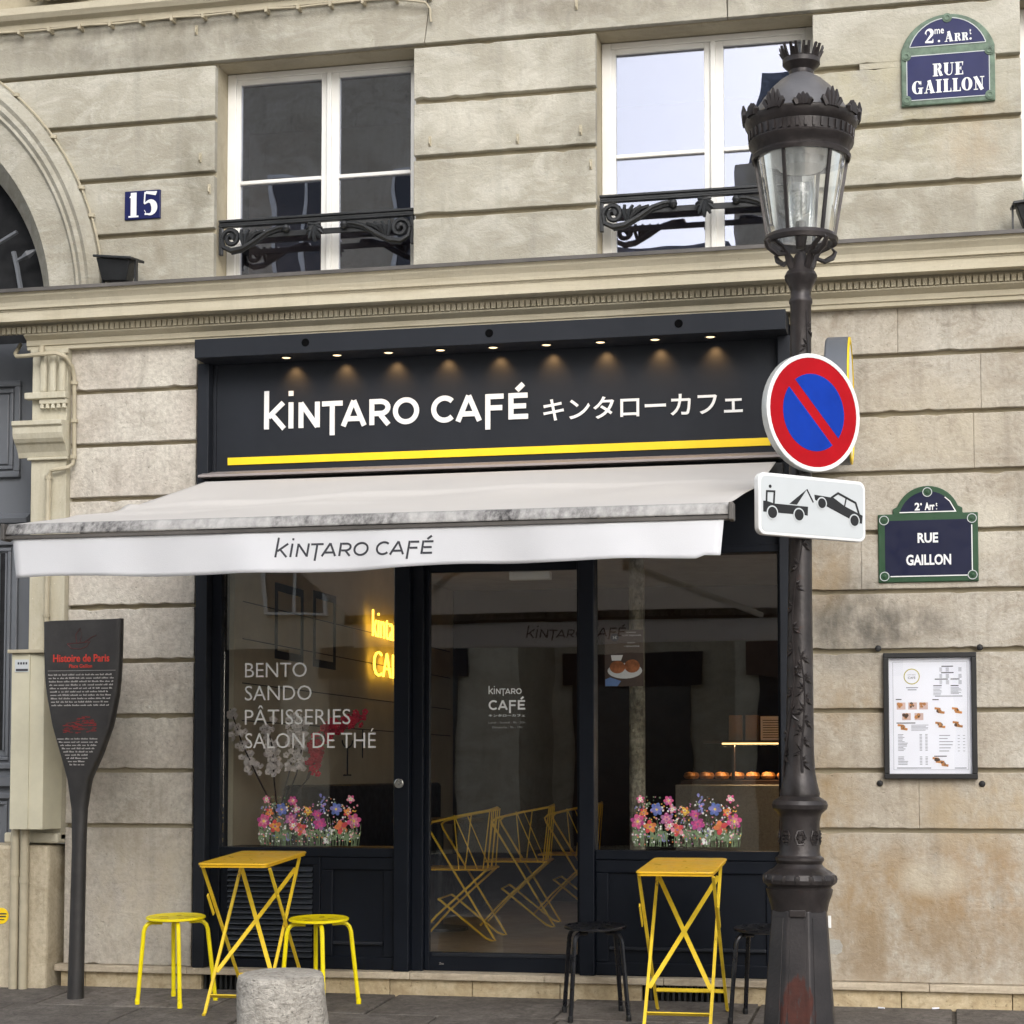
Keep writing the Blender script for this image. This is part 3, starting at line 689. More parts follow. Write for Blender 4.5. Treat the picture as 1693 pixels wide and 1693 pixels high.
# ================================================================== CAFE SHOPFRONT
shop = root_at('cafe_shopfront', (1.69, 0, .12)); tag(shop, 'dark anthracite cafe shopfront with lit signboard, glazed door and two display windows', 'shopfront')
cap = MB().box(.067, 3.335, -.20, .36, 3.50, 3.606).build('signboard_hood', M['shop'], shop, .003)
for x in (.715, 1.752, 2.776): MB().disc_y(x, 3.557, .022, -.203, -.19).build('round_grommet', M['pitch'], cap)
board = MB().box(.0985, 3.279, .0, .06, 2.86, 3.499).build('signboard', M['shop'], shop, .002)
for x0, x1 in ((.03, .098), (3.28, 3.348)): MB().box(x0, x1, -.06, .30, .1205, 3.4995).build('post', M['shop'], shop, .004)
MB().box(.112, .125, -.012, -.0003, 2.87, 3.4985).build('board_bead', M['shop'], shop)
M['drip'] = plain('drip_metal', S(150, 141, 138), .45, .1, .08, 4)
MB().sweepx([(-.0004, 2.892), (-.128, 2.856), (-.131, 2.85), (-.131, 2.843), (-.0004, 2.843)], .066, 3.31).build('drip_moulding', M['drip'], shop)
MB().box(.193, 3.235, -.006, -.0005, 2.926, 2.968).build('yellow_stripe', M['yellow'], shop, .001)
logo(.408, 3.121, .1445, .195, -.0008, .006, M['sign_white'], shop, split=True, name='sign_letter', sx=.998)
text('キンタローカフェ', 2.008, 3.09, 3.105, 3.226, -.0008, M['sign_white'], shop, 'sign_katakana', bold=.012, ext=.005)
for k in range(9):
    x = .577 + .2945 * k
    lens = MB().lathe([(.026, .004), (.026, -.001), (.02, -.004)], 20, (x, -.12, 3.4985)).build('spotlight', M['spot'], shop)
    MB().lathe([(.034, .003), (.034, -.003), (.027, -.005), (.027, .003)], 20, (x, -.12, 3.4983), cap=False).build('bezel', M['shop'], lens)
    ld = bpy.data.lights.new('spot_lamp', 'SPOT'); lo = bpy.data.objects.new('spot_lamp', ld); COL.objects.link(lo)
    ld.energy = 1.5; ld.color = (1, .56, .22); ld.spot_size = R(96); ld.spot_blend = 1.0; ld.shadow_soft_size = .015
    lo.location = (x + .012, -.05, 3.487); lo.rotation_euler = (R(20), 0, 0)
# joinery below the awning
SD = M['shopdark']
MB().box(.0985, 3.279, .02, .11, 2.362, 2.8595).build('transom_panel', SD, shop, .003)
MB().box(.0985, 3.279, .0, .0195, 2.362, 2.40).build('transom_rail', SD, shop, .003)
MB().box(.0985, .158, .015, .11, .1205, 2.3615).build('jamb', SD, shop, .004)
MB().box(3.262, 3.279, .015, .11, .1205, 2.3615).build('jamb', SD, shop, .004)
MB().box(1.176, 1.262, -.02, .12, .1205, 2.3615).build('mullion', SD, shop, .005)
MB().box(1.2625, 1.326, .035, .13, .1205, 2.3615).build('mullion', SD, shop, .004)
MB().box(2.2005, 2.283, -.005, .12, .1205, 2.3615).build('mullion', SD, shop, .005)
MB().disc_y(1.207, 1.14, .026, -.032, -.0195).build('lock_plate', M['brass'], shop, .003)
panes = []
for x0, x1 in ((.1585, 1.1755), (2.2835, 3.2615)):
    panes.append(MB().box(x0, x1, .058, .064, .786, 2.3614).build('window_pane', M['glass'], shop))
    MB().box(x0, x1, .02, .10, .735, .785).build('window_sill', SD, shop, .004)
    MB().box(x0, x1, .045, .10, .1206, .7345).build('stall_riser', SD, shop)
for x0, x1 in ((.745, 1.1755), (2.2835, 3.2615)):
    frame_ring(x0 + .001, x1 - .001, .1207, .7344, .07, .028, .0448, 'riser_frame', SD, shop, .006)
    MB().box(x0 + .072, x1 - .072, .022, .0446, .255, .275).build('riser_bead', M['shop'], shop, .006)
frame_ring(.159, .744, .1207, .7344, .045, .028, .0448, 'vent_frame', SD, shop, .004)
for k in range(17):
    z = .185 + k * .0295
    MB().sweepx([(.044, z + .02), (.016, z + .002), (.014, z - .002), (.02, z - .004), (.044, z + .012)], .205, .698).build('louvre_slat', M['slat'], shop)
door = MB().box(1.327, 1.352, .075, .115, .1215, 2.361).box(2.176, 2.2, .075, .115, .1215, 2.361).box(1.3523, 2.1757, .0751, .115, .1216, .222).box(1.3523, 2.1757, .0751, .115, 2.30, 2.3611).build('door', SD, shop, .003)
MB().box(1.3525, 2.1755, .09, .097, .2225, 2.2995).build('door_glass', M['glass'], door)
MB().box(1.79, 2.02, .12, .17, 2.255, 2.30).build('air_curtain', M['white'], door, .004)
MB().box(1.37, 2.16, .070, .0748, .20, .2195).build('door_weather_bar', M['shop'], door, .002)
text('Zna', 1.41, 1.435, .155, .166, .0748, M['grey_print'], door, 'maker_mark')
# lettering on the glass
WM = M['sign_white']
for s_, x0, x1, z in (('BENTO', .284, .648, 1.731), ('SANDO', .284, .677, 1.602), ('PÂTISSERIES', .285, .903, 1.466), ('SALON DE THÉ', .288, 1.05, 1.334)):
    H = {'PÂTISSERIES': .108, 'SALON DE THÉ': .108}.get(s_, .082)
    text(s_, x0, x1, z, z + H, .0575, WM, panes[0], 'window_lettering', bold=-.004, ext=.0006)
logo(1.682, 1.627, .030, .17, .0895, .0008, WM, door, LOGO[:7], sx=.985, name='door_lettering')
logo(1.682, 1.541, .052, .19, .0895, .0008, WM, door, LOGO[7:], sx=1.04, name='door_lettering')
text('キンタローカフェ', 1.682, 1.886, 1.503, 1.516, .0893, WM, door, 'door_lettering', bold=.01, ext=.0006)
text('Lundi - Samedi : 9h - 20h', 1.682, 1.886, 1.466, 1.477, .0893, M['grey_print'], door, 'door_lettering', ext=.0006)
text('Dimanche : 9h - 19h', 1.704, 1.87, 1.440, 1.451, .0893, M['grey_print'], door, 'door_lettering', ext=.0006)
# printed flower stickers along the bottom of each window
FL = [(393, 1493, 38, 'p'), (457, 1520, 35, 'o'), (408, 1378, 22, 'k'), (425, 1447, 24, 'o'), (493, 1430, 34, 'b'), (545, 1480, 34, 'v'), (555, 1385, 26, 'p'), (560, 1515, 26, 'k'), (600, 1535, 34, 'r'),
      (640, 1438, 24, 'y'), (705, 1505, 36, 'm'), (690, 1455, 26, 'm'), (795, 1428, 34, 'b'), (825, 1523, 38, 'o'), (857, 1445, 24, 'o'), (893, 1490, 40, 'p'), (875, 1375, 23, 'k'), (575, 1430, 22, 'k'), (760, 1545, 22, 'w'), (520, 1575, 26, 'l'), (745, 1590, 24, 'w'), (660, 1550, 16, 'k'), (880, 1560, 18, 'k'), (380, 1560, 18, 'k')]
PC = {'p': S(206, 84, 136), 'o': S(214, 122, 74), 'k': S(216, 142, 156), 'b': S(92, 112, 178), 'v': S(160, 98, 146), 'r': S(206, 74, 80), 'y': S(216, 166, 70), 'm': S(172, 64, 132), 'w': S(226, 226, 220), 'l': S(130, 130, 190), 'g': S(110, 130, 96), 'c': S(250, 214, 90)}
PM = {k: plain('print_' + k, v, .5, 0, .2, 40) for k, v in PC.items()}
pk = list(PM)
def flower_sticker(x0, x1, z0, pane, y=.0565):
    rnd = random.Random(3); me = bpy.data.meshes.new('flower_sticker'); V, F, I = [], [], []
    k_ = (x1 - x0) / 570; lay = [0]
    def poly(pts, c):
        lay[0] += 1; yy = y - (lay[0] % 400) * 2.2e-6; n = len(V)
        V.extend((x0 + (a - 360) * k_, yy, z0 + (1625 - b) * k_) for a, b in pts); F.append(tuple(range(n, n + len(pts)))); I.append(pk.index(c))
    def blob(cx, cy, r_, c, n=8, sq=1, rot=0):
        poly([(cx + r_ * math.cos(rot) * math.cos(t_) - r_ * sq * math.sin(rot) * math.sin(t_), cy + r_ * math.sin(rot) * math.cos(t_) + r_ * sq * math.cos(rot) * math.sin(t_)) for t_ in [2 * math.pi * q / n for q in range(n)]], c)
    for q in range(90):                      # stems and leaves
        a = 370 + rnd.random() * 550; b = 1470 + rnd.random() * 70; dx = (rnd.random() - .5) * 40
        poly([(a, 1622), (a + 3, 1622), (a + dx + 2, b), (a + dx, b)], 'g')
        blob(a + dx * .5, (b + 1622) / 2, 14 + rnd.random() * 12, 'g', 6, .3, rnd.random() * 3)
    for q in range(420):                     # sprigs of tiny blossom
        a = 365 + rnd.random() * 560; side = abs(a - 645) / 285
        b = 1615 - rnd.random() ** .8 * (230 + 30 * math.cos(a / 40.))
        blob(a, b, 2.5 + rnd.random() * 4, rnd.choice('wwwwykkgglov'), 5)
    for q in range(22): blob(722 + (rnd.random() - .5) * 26, 1335 + rnd.random() * 110, 4 + rnd.random() * 4, 'l', 6)
    for q in range(16): blob(420 + (rnd.random() - .5) * 70, 1360 + rnd.random() * 70, 3 + rnd.random() * 3, 'g', 6)
    for cx, cy, r_, c in FL:
        m_ = 6 if c in 'pbvm' else 5
        for q in range(m_):
            a = 2 * math.pi * q / m_ + cx
            blob(cx + .55 * r_ * math.cos(a), cy + .55 * r_ * math.sin(a), r_ * .5, c if q % 3 else {'p': 'm', 'o': 'r', 'k': 'p', 'b': 'l', 'v': 'm', 'r': 'k', 'y': 'o', 'm': 'v'}.get(c, c), 8, .72, a)
        for q in range(m_):
            a = 2 * math.pi * (q + .5) / m_ + cx
            blob(cx + .3 * r_ * math.cos(a), cy + .3 * r_ * math.sin(a), r_ * .3, {'p': 'k', 'o': 'y', 'k': 'w', 'b': 'l', 'v': 'k', 'r': 'o', 'y': 'c', 'm': 'p'}.get(c, c), 7, .6, a)
        blob(cx, cy, r_ * .2, 'c' if c in 'pkb' else 'v', 7)
    me.from_pydata(V, [], F)
    for c in pk: me.materials.append(PM[c])
    for p_, i in zip(me.polygons, I): p_.material_index = i
    bm = bmesh.new(); bm.from_mesh(me)
    for f in bm.faces:
        f.normal_update()
        if f.normal.y > 0: f.normal_flip()
    bm.to_mesh(me); bm.free()
    link('flower_sticker', me, pane)
flower_sticker(.367, .965, .79, panes[0]); flower_sticker(2.474, 3.061, .802, panes[1])
# breakfast poster inside the right-hand window
po = root_at('breakfast_poster', (2.435, .07, 1.66)); tag(po, 'small brown poster of buns on a plate stuck inside the window', 'poster')
M['poster'] = plain('poster_brown', S(92, 74, 64), .5, 0, .1, 10); M['bun'] = plain('poster_bun', S(176, 110, 66), .5, 0, .3, 30); M['cloth_b'] = plain('poster_blue', S(120, 150, 200), .5)
MB().box(2.331, 2.541, .066, .069, 1.661, 1.966).build('sheet', M['poster'], po)
MB().prism(arc(2.44, 1.745, .094, .042, 0, 345, 24), .0648, .0659).build('printed_plate', M['sign_white'], po)
MB().prism(arc(2.40, 1.765, .042, .034, 0, 340, 18), .0640, .0647).build('printed_bun', M['bun'], po)
MB().prism(arc(2.48, 1.77, .042, .036, 0, 340, 18), .0640, .0647).build('printed_bun', M['bun'], po)
MB().prism([(2.334, 1.663), (2.40, 1.663), (2.42, 1.69), (2.36, 1.71), (2.334, 1.70)], .0640, .0647).build('printed_napkin', M['cloth_b'], po)
MB().prism([(2.37, 1.80), (2.42, 1.80), (2.43, 1.83), (2.365, 1.83)], .0632, .0639).build('printed_cup', M['sign_white'], po)
MB().disc_y(2.386, 1.925, .022, .0650, .0659).build('price_dot', M['ink'], po)
text('3€', 2.374, 2.398, 1.917, 1.933, .0649, WM, po, 'poster_text')
text('FORMULE', 2.45, 2.50, 1.948, 1.955, .0655, WM, po, 'poster_text')
text('PETIT DÉJEUNER', 2.425, 2.53, 1.93, 1.941, .0655, WM, po, 'poster_text')
text('BOISSON', 2.455, 2.495, 1.893, 1.899, .0655, WM, po, 'poster_text')
text('+ VIENNOISERIE', 2.435, 2.52, 1.873, 1.881, .0655, WM, po, 'poster_text')

# ================================================================== AWNING
aw = root_at('awning', (1.69, -.12, 2.8)); tag(aw, 'white retractable awning with printed valance over the cafe front', 'awning')
X0, X1, YB, ZB, YF, ZF = .108, 3.272, -.12, 2.818, -2.43, 2.285
def sheet(fn, nu, nv, name, m, th=.0025):
    V = [fn(i / nu, j / nv) for j in range(nv + 1) for i in range(nu + 1)]
    F = [(j * (nu + 1) + i, j * (nu + 1) + i + 1, (j + 1) * (nu + 1) + i + 1, (j + 1) * (nu + 1) + i) for j in range(nv) for i in range(nu)]
    mb = MB(); mb.v = V; mb.f = F
    o = mb.build(name, m, aw, smooth=60); s_ = o.modifiers.new('thickness', 'SOLIDIFY'); s_.thickness = th; s_.offset = 0
    return o
def canopy(u, v):
    sag = .03 * math.sin(math.pi * v) * (1 + .25 * math.sin(5 * u + 1)) + .007 * math.sin(7.5 * u + 3.2 * v) * math.sin(math.pi * v)
    crease = .022 * math.exp(-((v - .42 - .06 * math.sin(4.5 * u + .6)) / .03) ** 2) * (.6 + .4 * math.sin(3.1 * u + .7)) + .010 * math.exp(-((v - .66 - .05 * math.sin(6 * u + 2)) / .03) ** 2) * max(0, math.sin(4 * u + 1)) + .006 * math.sin(26 * u + 9 * v) * math.sin(math.pi * v) ** 2
    return (X0 + (X1 - X0) * u, YB + (YF - YB) * v, ZB + (ZF - ZB) * v - sag + crease)
sheet(canopy, 110, 90, 'canopy', M['awning'])
def val(u, v):
    low = 2.043 + .022 * u + .008 * math.sin(9 * u + 1.2) + .004 * math.sin(23 * u) + (.014 if u > .97 else 0)
    z = 2.226 + (low - 2.226) * v
    return (.135 + (3.254 - .135) * u + (.012 * v if u < .5 else -.012 * v) * abs(2 * u - 1) ** 8, -2.445 + v * (.018 * math.sin(11 * u) + .012 * math.sin(27 * u + 1) + .02 * math.sin(4 * u) + .006 * math.sin(61 * u + 2)), z)
sheet(val, 90, 10, 'valance', M['valance'], .002)
def hem(u, v):
    a = v * math.pi * .5
    return (X0 + (X1 - X0) * u, -2.43 - .03 * math.sin(a), 2.237 + .048 * math.cos(a) if v < 1 else 2.237)
sheet(lambda u, v: (X0 + (X1 - X0) * u, -2.425 - .035 * v ** .6, 2.288 - .05 * v), 40, 5, 'front_hem', M['hem'])
MB().box(X0 - .012, X1 + .012, -2.455, -2.405, 2.218, 2.2365).build('front_bar', M['lead'], aw, .003)
for x in (X0 - .022, X1 + .002): MB().box(x, x + .02, -2.468, -2.395, 2.214, 2.286).build('end_cap', M['lead'], aw, .004)
MB().box(.066, 3.31, -.14, -.001, 2.745, 2.812).build('cassette', M['black'], aw, .006)
for xa, xb, xc in ((.55, 1.15, .45), (2.85, 2.25, 2.95)):
    MB().tube([(xa, -.14, 2.73), (xb, -1.25, 2.46)], .025, 8).tube([(xb, -1.25, 2.46), (xc, -2.41, 2.235)], .022, 8).lathe([(.035, -.035), (.035, .035)], 10, (xb, -1.25, 2.46)).build('folding_arm', M['white'], aw)
vl = logo(1.345, 2.110, .056, .155, 0, .01, M['ink'], aw, shear=.18, sx=1.17, name='valance_lettering')[0]
for v in vl.data.vertices:
    u_ = (v.co.x - .135) / (3.254 - .135); z_top, z_low = val(u_, 0)[2], val(u_, 1)[2]
    yv = val(u_, (z_top - v.co.z) / (z_top - z_low))[1]; v.co.y = yv + (-.0022 if v.co.y < -.005 else .0022)
vl.data.update()

# ================================================================== CAFE INTERIOR
room = root_at('cafe_room', (1.7, 2.6, .1)); tag(room, kind='structure')
MB().box(.0, 3.37, .12, 5.6, .0, .14).build('floor', M['floor_in'], room)
wl = MB().box(.0, .1, .37, 5.6, .1405, 2.72).build('plaster_wall', M['wall_in'], room)
MB().box(3.30, 3.37, .37, 5.6, .1405, 2.72).build('side_wall', M['wall_in'], room)
MB().box(.1005, 3.2995, 5.5, 5.6, .1405, 2.72).build('rear_wall', M['wall_dark'], room)
MB().box(.0, 3.37, .115, 5.6, 2.7205, 2.8).build('ceiling', M['ceil_in'], room)
def wy(y0, y1, z0, z1, w, name, m=M['ink']):
    MB().box(.1005, .1035, y0, y1, z1 - w, z1).box(.1005, .1035, y0, y1, z0, z0 + w).box(.1005, .1035, y0, y0 + w, z0 + w, z1 - w).box(.1005, .1035, y1 - w, y1, z0 + w, z1 - w).build(name, m, wl)
wy(1.06, 1.60, 1.90, 2.37, .05, 'drawn_frame'); wy(1.80, 2.28, 1.89, 2.39, .05, 'drawn_frame')
for z in (2.2, 1.98, 1.72, 1.50): MB().box(.1005, .1025, .5, 5.4, z, z + .006).build('drawn_line', M['ink'], wl)
for y in (2.9, 3.9): wy(y, y + .02, 1.3, 1.5, .01, 'drawn_line')
MB().tube([(.104, 2.55 + .12 * math.cos(a), 1.42 + .05 * math.sin(a)) for a in [math.pi + math.pi * k / 10 for k in range(11)]], .006, 5).tube([(.104, 2.55, 1.37), (.104, 2.55, 1.18)], .006, 5).tube([(.104, 2.47, 1.18), (.104, 2.63, 1.18)], .006, 5).build('drawn_coupe', M['ink'], wl)
sc_ = empty('neon_sign', (.12, 3.0, 1.92)); sc_.rotation_euler = (0, 0, math.pi / 2); tag(sc_, 'glowing yellow neon sign reading kintaro cafe on the plaster wall', 'neon sign')
text('kintaro', 0, .80, .25, .44, -.02, M['neon'], sc_, 'neon_tube', bold=-.02, ext=.012); text('CAFÉ', .03, .80, -.03, .20, -.02, M['neon'], sc_, 'neon_tube', bold=-.02, ext=.012)
bq = root_at('banquette', (.45, 2.6, .14)); tag(bq, 'dark leather banquette along the plaster wall inside the cafe', 'banquette')
MB().box(.1045, .60, 1.2, 4.6, .14, .56).build('seat', M['banquette'], bq, .03); MB().box(.1045, .24, 1.2, 4.6, .561, 1.12).build('backrest', M['banquette'], bq, .03)
for x, y, r_, lab in ((1.056, .50, .030, 'thin peeling pale column behind the mullion with the lock'), (2.42, .62, .045, 'thicker peeling pale column behind the bun poster')):
    c = MB().lathe([(r_ * 1.5, 0), (r_ * 1.5, .08), (r_, .14), (r_, 2.45), (r_ * 1.4, 2.52), (r_ * 1.4, 2.58)], 14, (0, 0, 0)).build('iron_column', M['oldpaint'], None, smooth=True, loc=(x, y, .14))
    tag(c, lab, 'column', 'peeling columns inside the cafe')
# wire chairs
def wire_chair():
    t = empty('wire_chair')
    for s_ in (-1, 1):
        y = .23 * s_
        MB().tube([(.17, y * .98, .82), (-.02, y, .785), (-.19, y, .745), (-.215, y, .72), (-.205, y, .69), (.2, y, .03), (.215, y, .008), (.19, y, .006), (.155, y, .02), (-.13, y * 1.02, .25), (-.15, y, .262)], .0075, 6).build('side_frame', M['wire_y'], t)
        MB().tube([(.16, y * .95, .45), (-.16, y * .95, .16), (-.30, y * .95, .008)], .0075, 6).build('leg', M['wire_y'], t)
        mb = MB()
        for a, b in (((-.05, .10), (-.05, -.02), (.06, .02)) if s_ < 0 else ((-.05, .10),)):
            mb.tube([(a, y, .79), (b, y * .96, .45)], .004, 5)
        mb.build('arm_wire', M['wire_y'], t)
    MB().tube([(.17, -.225, .82), (.19, 0, .835), (.17, .225, .82)], .0075, 6).build('top_rail', M['wire_y'], t)
    bw = MB()
    for k in range(6):
        y = -.2 + .08 * k; bw.tube([(.175, y, .825), (.135 + (.01 if k % 2 else 0), y + (.025 if k % 2 else -.025), .45)], .004, 5)
    bw.build('back_wire', M['wire_y'], t)
    MB().box(-.27, .17, -.22, .22, .44, .452).build('seat', M['table_y'], t, .004)
    MB().tube([(-.15, -.23, .262), (-.15, .23, .262)], .006, 6).build('stretcher', M['wire_y'], t)
    return t
wc = wire_chair()
cl = ['yellow wire chair just inside the glass door', 'yellow wire chair behind the one just inside the door', 'yellow wire chair deepest in the cafe, beyond the others']
for i, (x, y, a) in enumerate(((1.12, 1.90, 4), (1.26, 3.05, 6), (1.40, 4.2, 4))):
    o = wc if i == 0 else copy_tree(wc)
    o.location = (x, y, .14); o.rotation_euler = (0, 0, R(a)); tag(o, cl[i], 'chair', 'wire chairs inside the cafe')
it = root_at('dining_table', (.55, 2.4, .14)); tag(it, 'dark wooden dining table beside the banquette inside the cafe', 'table')
MB().box(.52, 1.02, 2.2, 2.8, .86, .89).build('table_top', M['wood'], it, .006); MB().lathe([(.2, 0), (.2, .02), (.03, .04), (.03, .72)], 16, (.77, 2.5, .14)).build('pedestal', M['iron'], it)
# vase with branches
va = root_at('flower_vase', (.412, .25, .785)); tag(va, 'glass vase of white blossom branches and red flowers behind the lettered window', 'vase')
MB().lathe([(.05, 0), (.06, .1), (.045, .2), (.05, .24), (.045, .24), (.04, .2), (.05, .1), (.045, .01)], 16, (.412, .25, .785)).build('vase', M['lampglass'], va, smooth=True)
MB().box(.16, 1.17, .11, .36, .70, .784).build('window_shelf', M['wood'], shop)
VY = .25
def bp(*p): return [(x, VY + .02 * math.sin(9 * z), z) for x, z in p]
br = [bp((.408, .95), (.30, 1.172), (.204, 1.355), (.118, 1.563)), bp((.41, .95), (.398, 1.155), (.386, 1.327), (.341, 1.482)), bp((.415, .95), (.481, 1.172), (.516, 1.344), (.508, 1.532)), bp((.42, .95), (.532, 1.189), (.566, 1.378), (.551, 1.498))]
def branch(pts, m, cnt, lo=.35):
    mb = MB().tube(pts, [.005, .005, .004, .003], 6); t_ = mb.build('branch', M['twig'], va)
    fb = MB()
    for q in range(cnt):
        f = lo + (1 - lo) * random.random(); k = min(2, int(f * 3)); u = f * 3 - k
        p = Vector(pts[k]).lerp(Vector(pts[k + 1]), u) + Vector([(random.random() - .5) * .07 for _ in range(3)])
        nrm = Vector((random.random() - .5, -.8, random.random() - .3)).normalized(); a_ = nrm.orthogonal().normalized(); b_ = nrm.cross(a_)
        for pet in range(5):
            th = 2 * math.pi * pet / 5; c_ = p + (a_ * math.cos(th) + b_ * math.sin(th)) * .011
            n_ = len(fb.v)
            for w in range(6):
                ph = 2 * math.pi * w / 6; fb.v.append(tuple(c_ + (a_ * math.cos(ph) + b_ * math.sin(ph)) * .009 + nrm * .004 * math.cos(ph - th)))
            fb.f.append(tuple(range(n_, n_ + 6)))
    fb.build('blossom', m, va)
for b_ in br: branch(b_, M['petal_w'], 52, .4)
branch(bp((.42, .95), (.589, 1.155), (.639, 1.275), (.645, 1.377)), M['petal_r'], 60, .5)
branch(bp((.42, .95), (.604, 1.172), (.702, 1.446), (.902, 1.509)), M['petal_r'], 85, .6)
# counter with pastry display
ct = root_at('counter', (2.85, 2.4, .14)); tag(ct, 'grey terrazzo service counter with lit pastry display inside the cafe', 'counter')
MB().box(2.42, 3.298, 2.2, 2.9, .14, 1.12).build('counter_body', M['counter'], ct, .006)
MB().box(2.45, 3.298, 2.24, 2.86, 1.1205, 1.15).build('tray', M['wood'], ct, .004)
MB().box(2.72, 3.298, 2.22, 2.25, 1.379, 1.389).build('led_strip', M['led'], ct)
al = bpy.data.lights.new('led_lamp', 'AREA'); ao = bpy.data.objects.new('led_lamp', al); COL.objects.link(ao)
al.shape = 'RECTANGLE'; al.size = .55; al.size_y = .02; al.energy = 2.2; al.color = (1, .66, .34); ao.location = (3.0, 2.26, 1.372); ao.rotation_euler = (R(-18), 0, 0)
MB().box(2.78, 2.80, 2.23, 2.25, 1.1505, 1.3745).box(3.24, 3.26, 2.23, 2.25, 1.1505, 1.3745).build('display_post', M['wood'], ct)
for k in range(15):
    x, y = 2.5 + (k % 8) * .1, 2.3 + (k // 8) * .2
    o = MB().lathe([(.001, -.025), (.03, -.02), (.04, .0), (.03, .022), (.001, .03)], 10).build('pastry', M['pastry'], None, smooth=True, loc=(x, y, 1.177)); o.scale = (1, 1.4, .9)
    tag(o, 'golden baked pastry on the counter tray inside the cafe', 'pastry', 'pastries on the counter')
for x in (2.76, 2.87):
    o = MB().prism([(-.045, 0), (.045, 0), (.043, .17), (-.043, .17)], -.03, .03).build('paper_bag', M['kraft'], None, .004, loc=(x, 2.7, 1.39 + .02)); tag(o, 'brown paper bag on the shelf right beside the notice' if x > 2.8 else 'brown paper bag on the shelf, one bag away from the notice', 'paper bag', 'paper bags behind the counter')
MB().box(2.55, 3.298, 2.62, 2.78, 1.392, 1.41).build('back_shelf', M['wood'], ct)
no = root_at('notice', (3.0, 2.6, 1.42)); tag(no, 'white printed notice propped on the counter shelf', 'notice')
MB().box(2.93, 3.09, 2.63, 2.634, 1.411, 1.57).build('sheet', M['paper'], no)
for k in range(8): MB().box(2.945, 3.07 - (k % 3) * .012, 2.6285, 2.6298, 1.54 - k * .016, 1.545 - k * .016).build('text_line', M['ink'], no)

# ================================================================== LAMP POST
LX, LY, LZ = 3.474, -1.6, -.08
lamp = empty('street_lamp', (LX, LY, LZ), (0, .0107, 0)); tag(lamp, 'old cast iron street lamp with crowned lantern and vine relief', 'street lamp')
IR = M['lampiron']
def lz(prof): return [(r_, z + .08) for r_, z in prof]
MB().lathe(lz([(.185, -.085), (.185, -.03), (.172, -.02), (.163, .10), (.126, .60)]), 8).build('base_shaft', M['lampfoot'], lamp, .006)
for k in range(8):
    a = 2 * math.pi * k / 8; c_, s_ = math.cos(a), math.sin(a)
    r0, r1 = .163 * .925 + .002, .128 * .925 + .002; w0, w1 = .040, .030
    def P(r_, w, z): return (r_ * c_ - w * s_, r_ * s_ + w * c_, z + .08)
    MB().add([P(r0, -w0, .1), P(r0, w0, .1), P(r1, w1, .57), P(r1, -w1, .57), P(r0 - .01, -w0 - .004, .09), P(r0 - .01, w0 + .004, .09), P(r1 - .01, w1 + .004, .58), P(r1 - .01, -w1 - .004, .58)],
             [(0, 1, 2, 3), (4, 5, 1, 0), (5, 6, 2, 1), (6, 7, 3, 2), (7, 4, 0, 3)]).build('shaft_panel', M['lampfoot'], lamp)
a = R(270 + 22.5 * 0); MB().box(-.035, .035, -.129, -.12, .655, .685).build('number_plate', IR, lamp, .003)
MB().lathe(lz([(.122, .595), (.128, .63), (.142, .67), (.145, .69), (.138, .696), (.14, .703), (.157, .715), (.161, .732), (.153, .755), (.13, .772), (.12, .776), (.105, .788), (.097, .80), (.106, .815), (.106, .826), (.092, .836),
                (.088, .85), (.0865, .985), (.09, .995), (.09, 1.003), (.096, 1.02), (.119, 1.04), (.123, 1.058), (.116, 1.075), (.092, 1.09), (.086, 1.095), (.088, 1.108), (.075, 1.16), (.067, 1.205), (.062, 1.298), (.057, 1.672), (.052, 2.02),
                (.0475, 3.02), (.0465, 3.28), (.052, 3.29), (.052, 3.303), (.0455, 3.315), (.046, 3.345), (.055, 3.37), (.07, 3.395), (.073, 3.412), (.064, 3.43), (.05, 3.445), (.04, 3.48), (.02, 3.52), (.004, 3.53)]), 28).build('column', IR, lamp, smooth=30)
for k in range(16):
    a = 2 * math.pi * k / 16
    MB().lathe([(.001, -.022), (.013, -.016), (.018, 0), (.013, .016), (.001, .022)], 8, (.148 * math.cos(a), .148 * math.sin(a), .815)).build('bead', IR, lamp, smooth=True)
for k in range(8):
    a = 2 * math.pi * (k + .15) / 8; c_ = Vector((.087 * math.cos(a), .087 * math.sin(a), .995)); n_ = Vector((math.cos(a), math.sin(a), 0)); tdir = Vector((-math.sin(a), math.cos(a), 0))
    ro = MB()
    for q in range(6):
        th = 2 * math.pi * q / 6; p = c_ + tdir * .014 * math.cos(th) + Vector((0, 0, .018 * math.sin(th))); ro.lathe([(.001, -.008), (.008, -.004), (.009, .003), (.001, .008)], 7, p)
    ro.tube([c_ + tdir * .024 * math.cos(2 * math.pi * q / 6) + Vector((0, 0, .034 * math.sin(2 * math.pi * q / 6))) for q in range(6)], .004, 5, close=True)
    ro.build('rosette', IR, lamp, smooth=True)
def pole_r(z):
    pts = [(1.16, .075), (1.298, .062), (1.672, .057), (2.02, .052), (3.02, .0475), (3.3, .0465)]
    for (z0, r0), (z1, r1) in zip(pts[:-1], pts[1:]):
        if z0 <= z <= z1: return r0 + (r1 - r0) * (z - z0) / (z1 - z0)
    return .0465
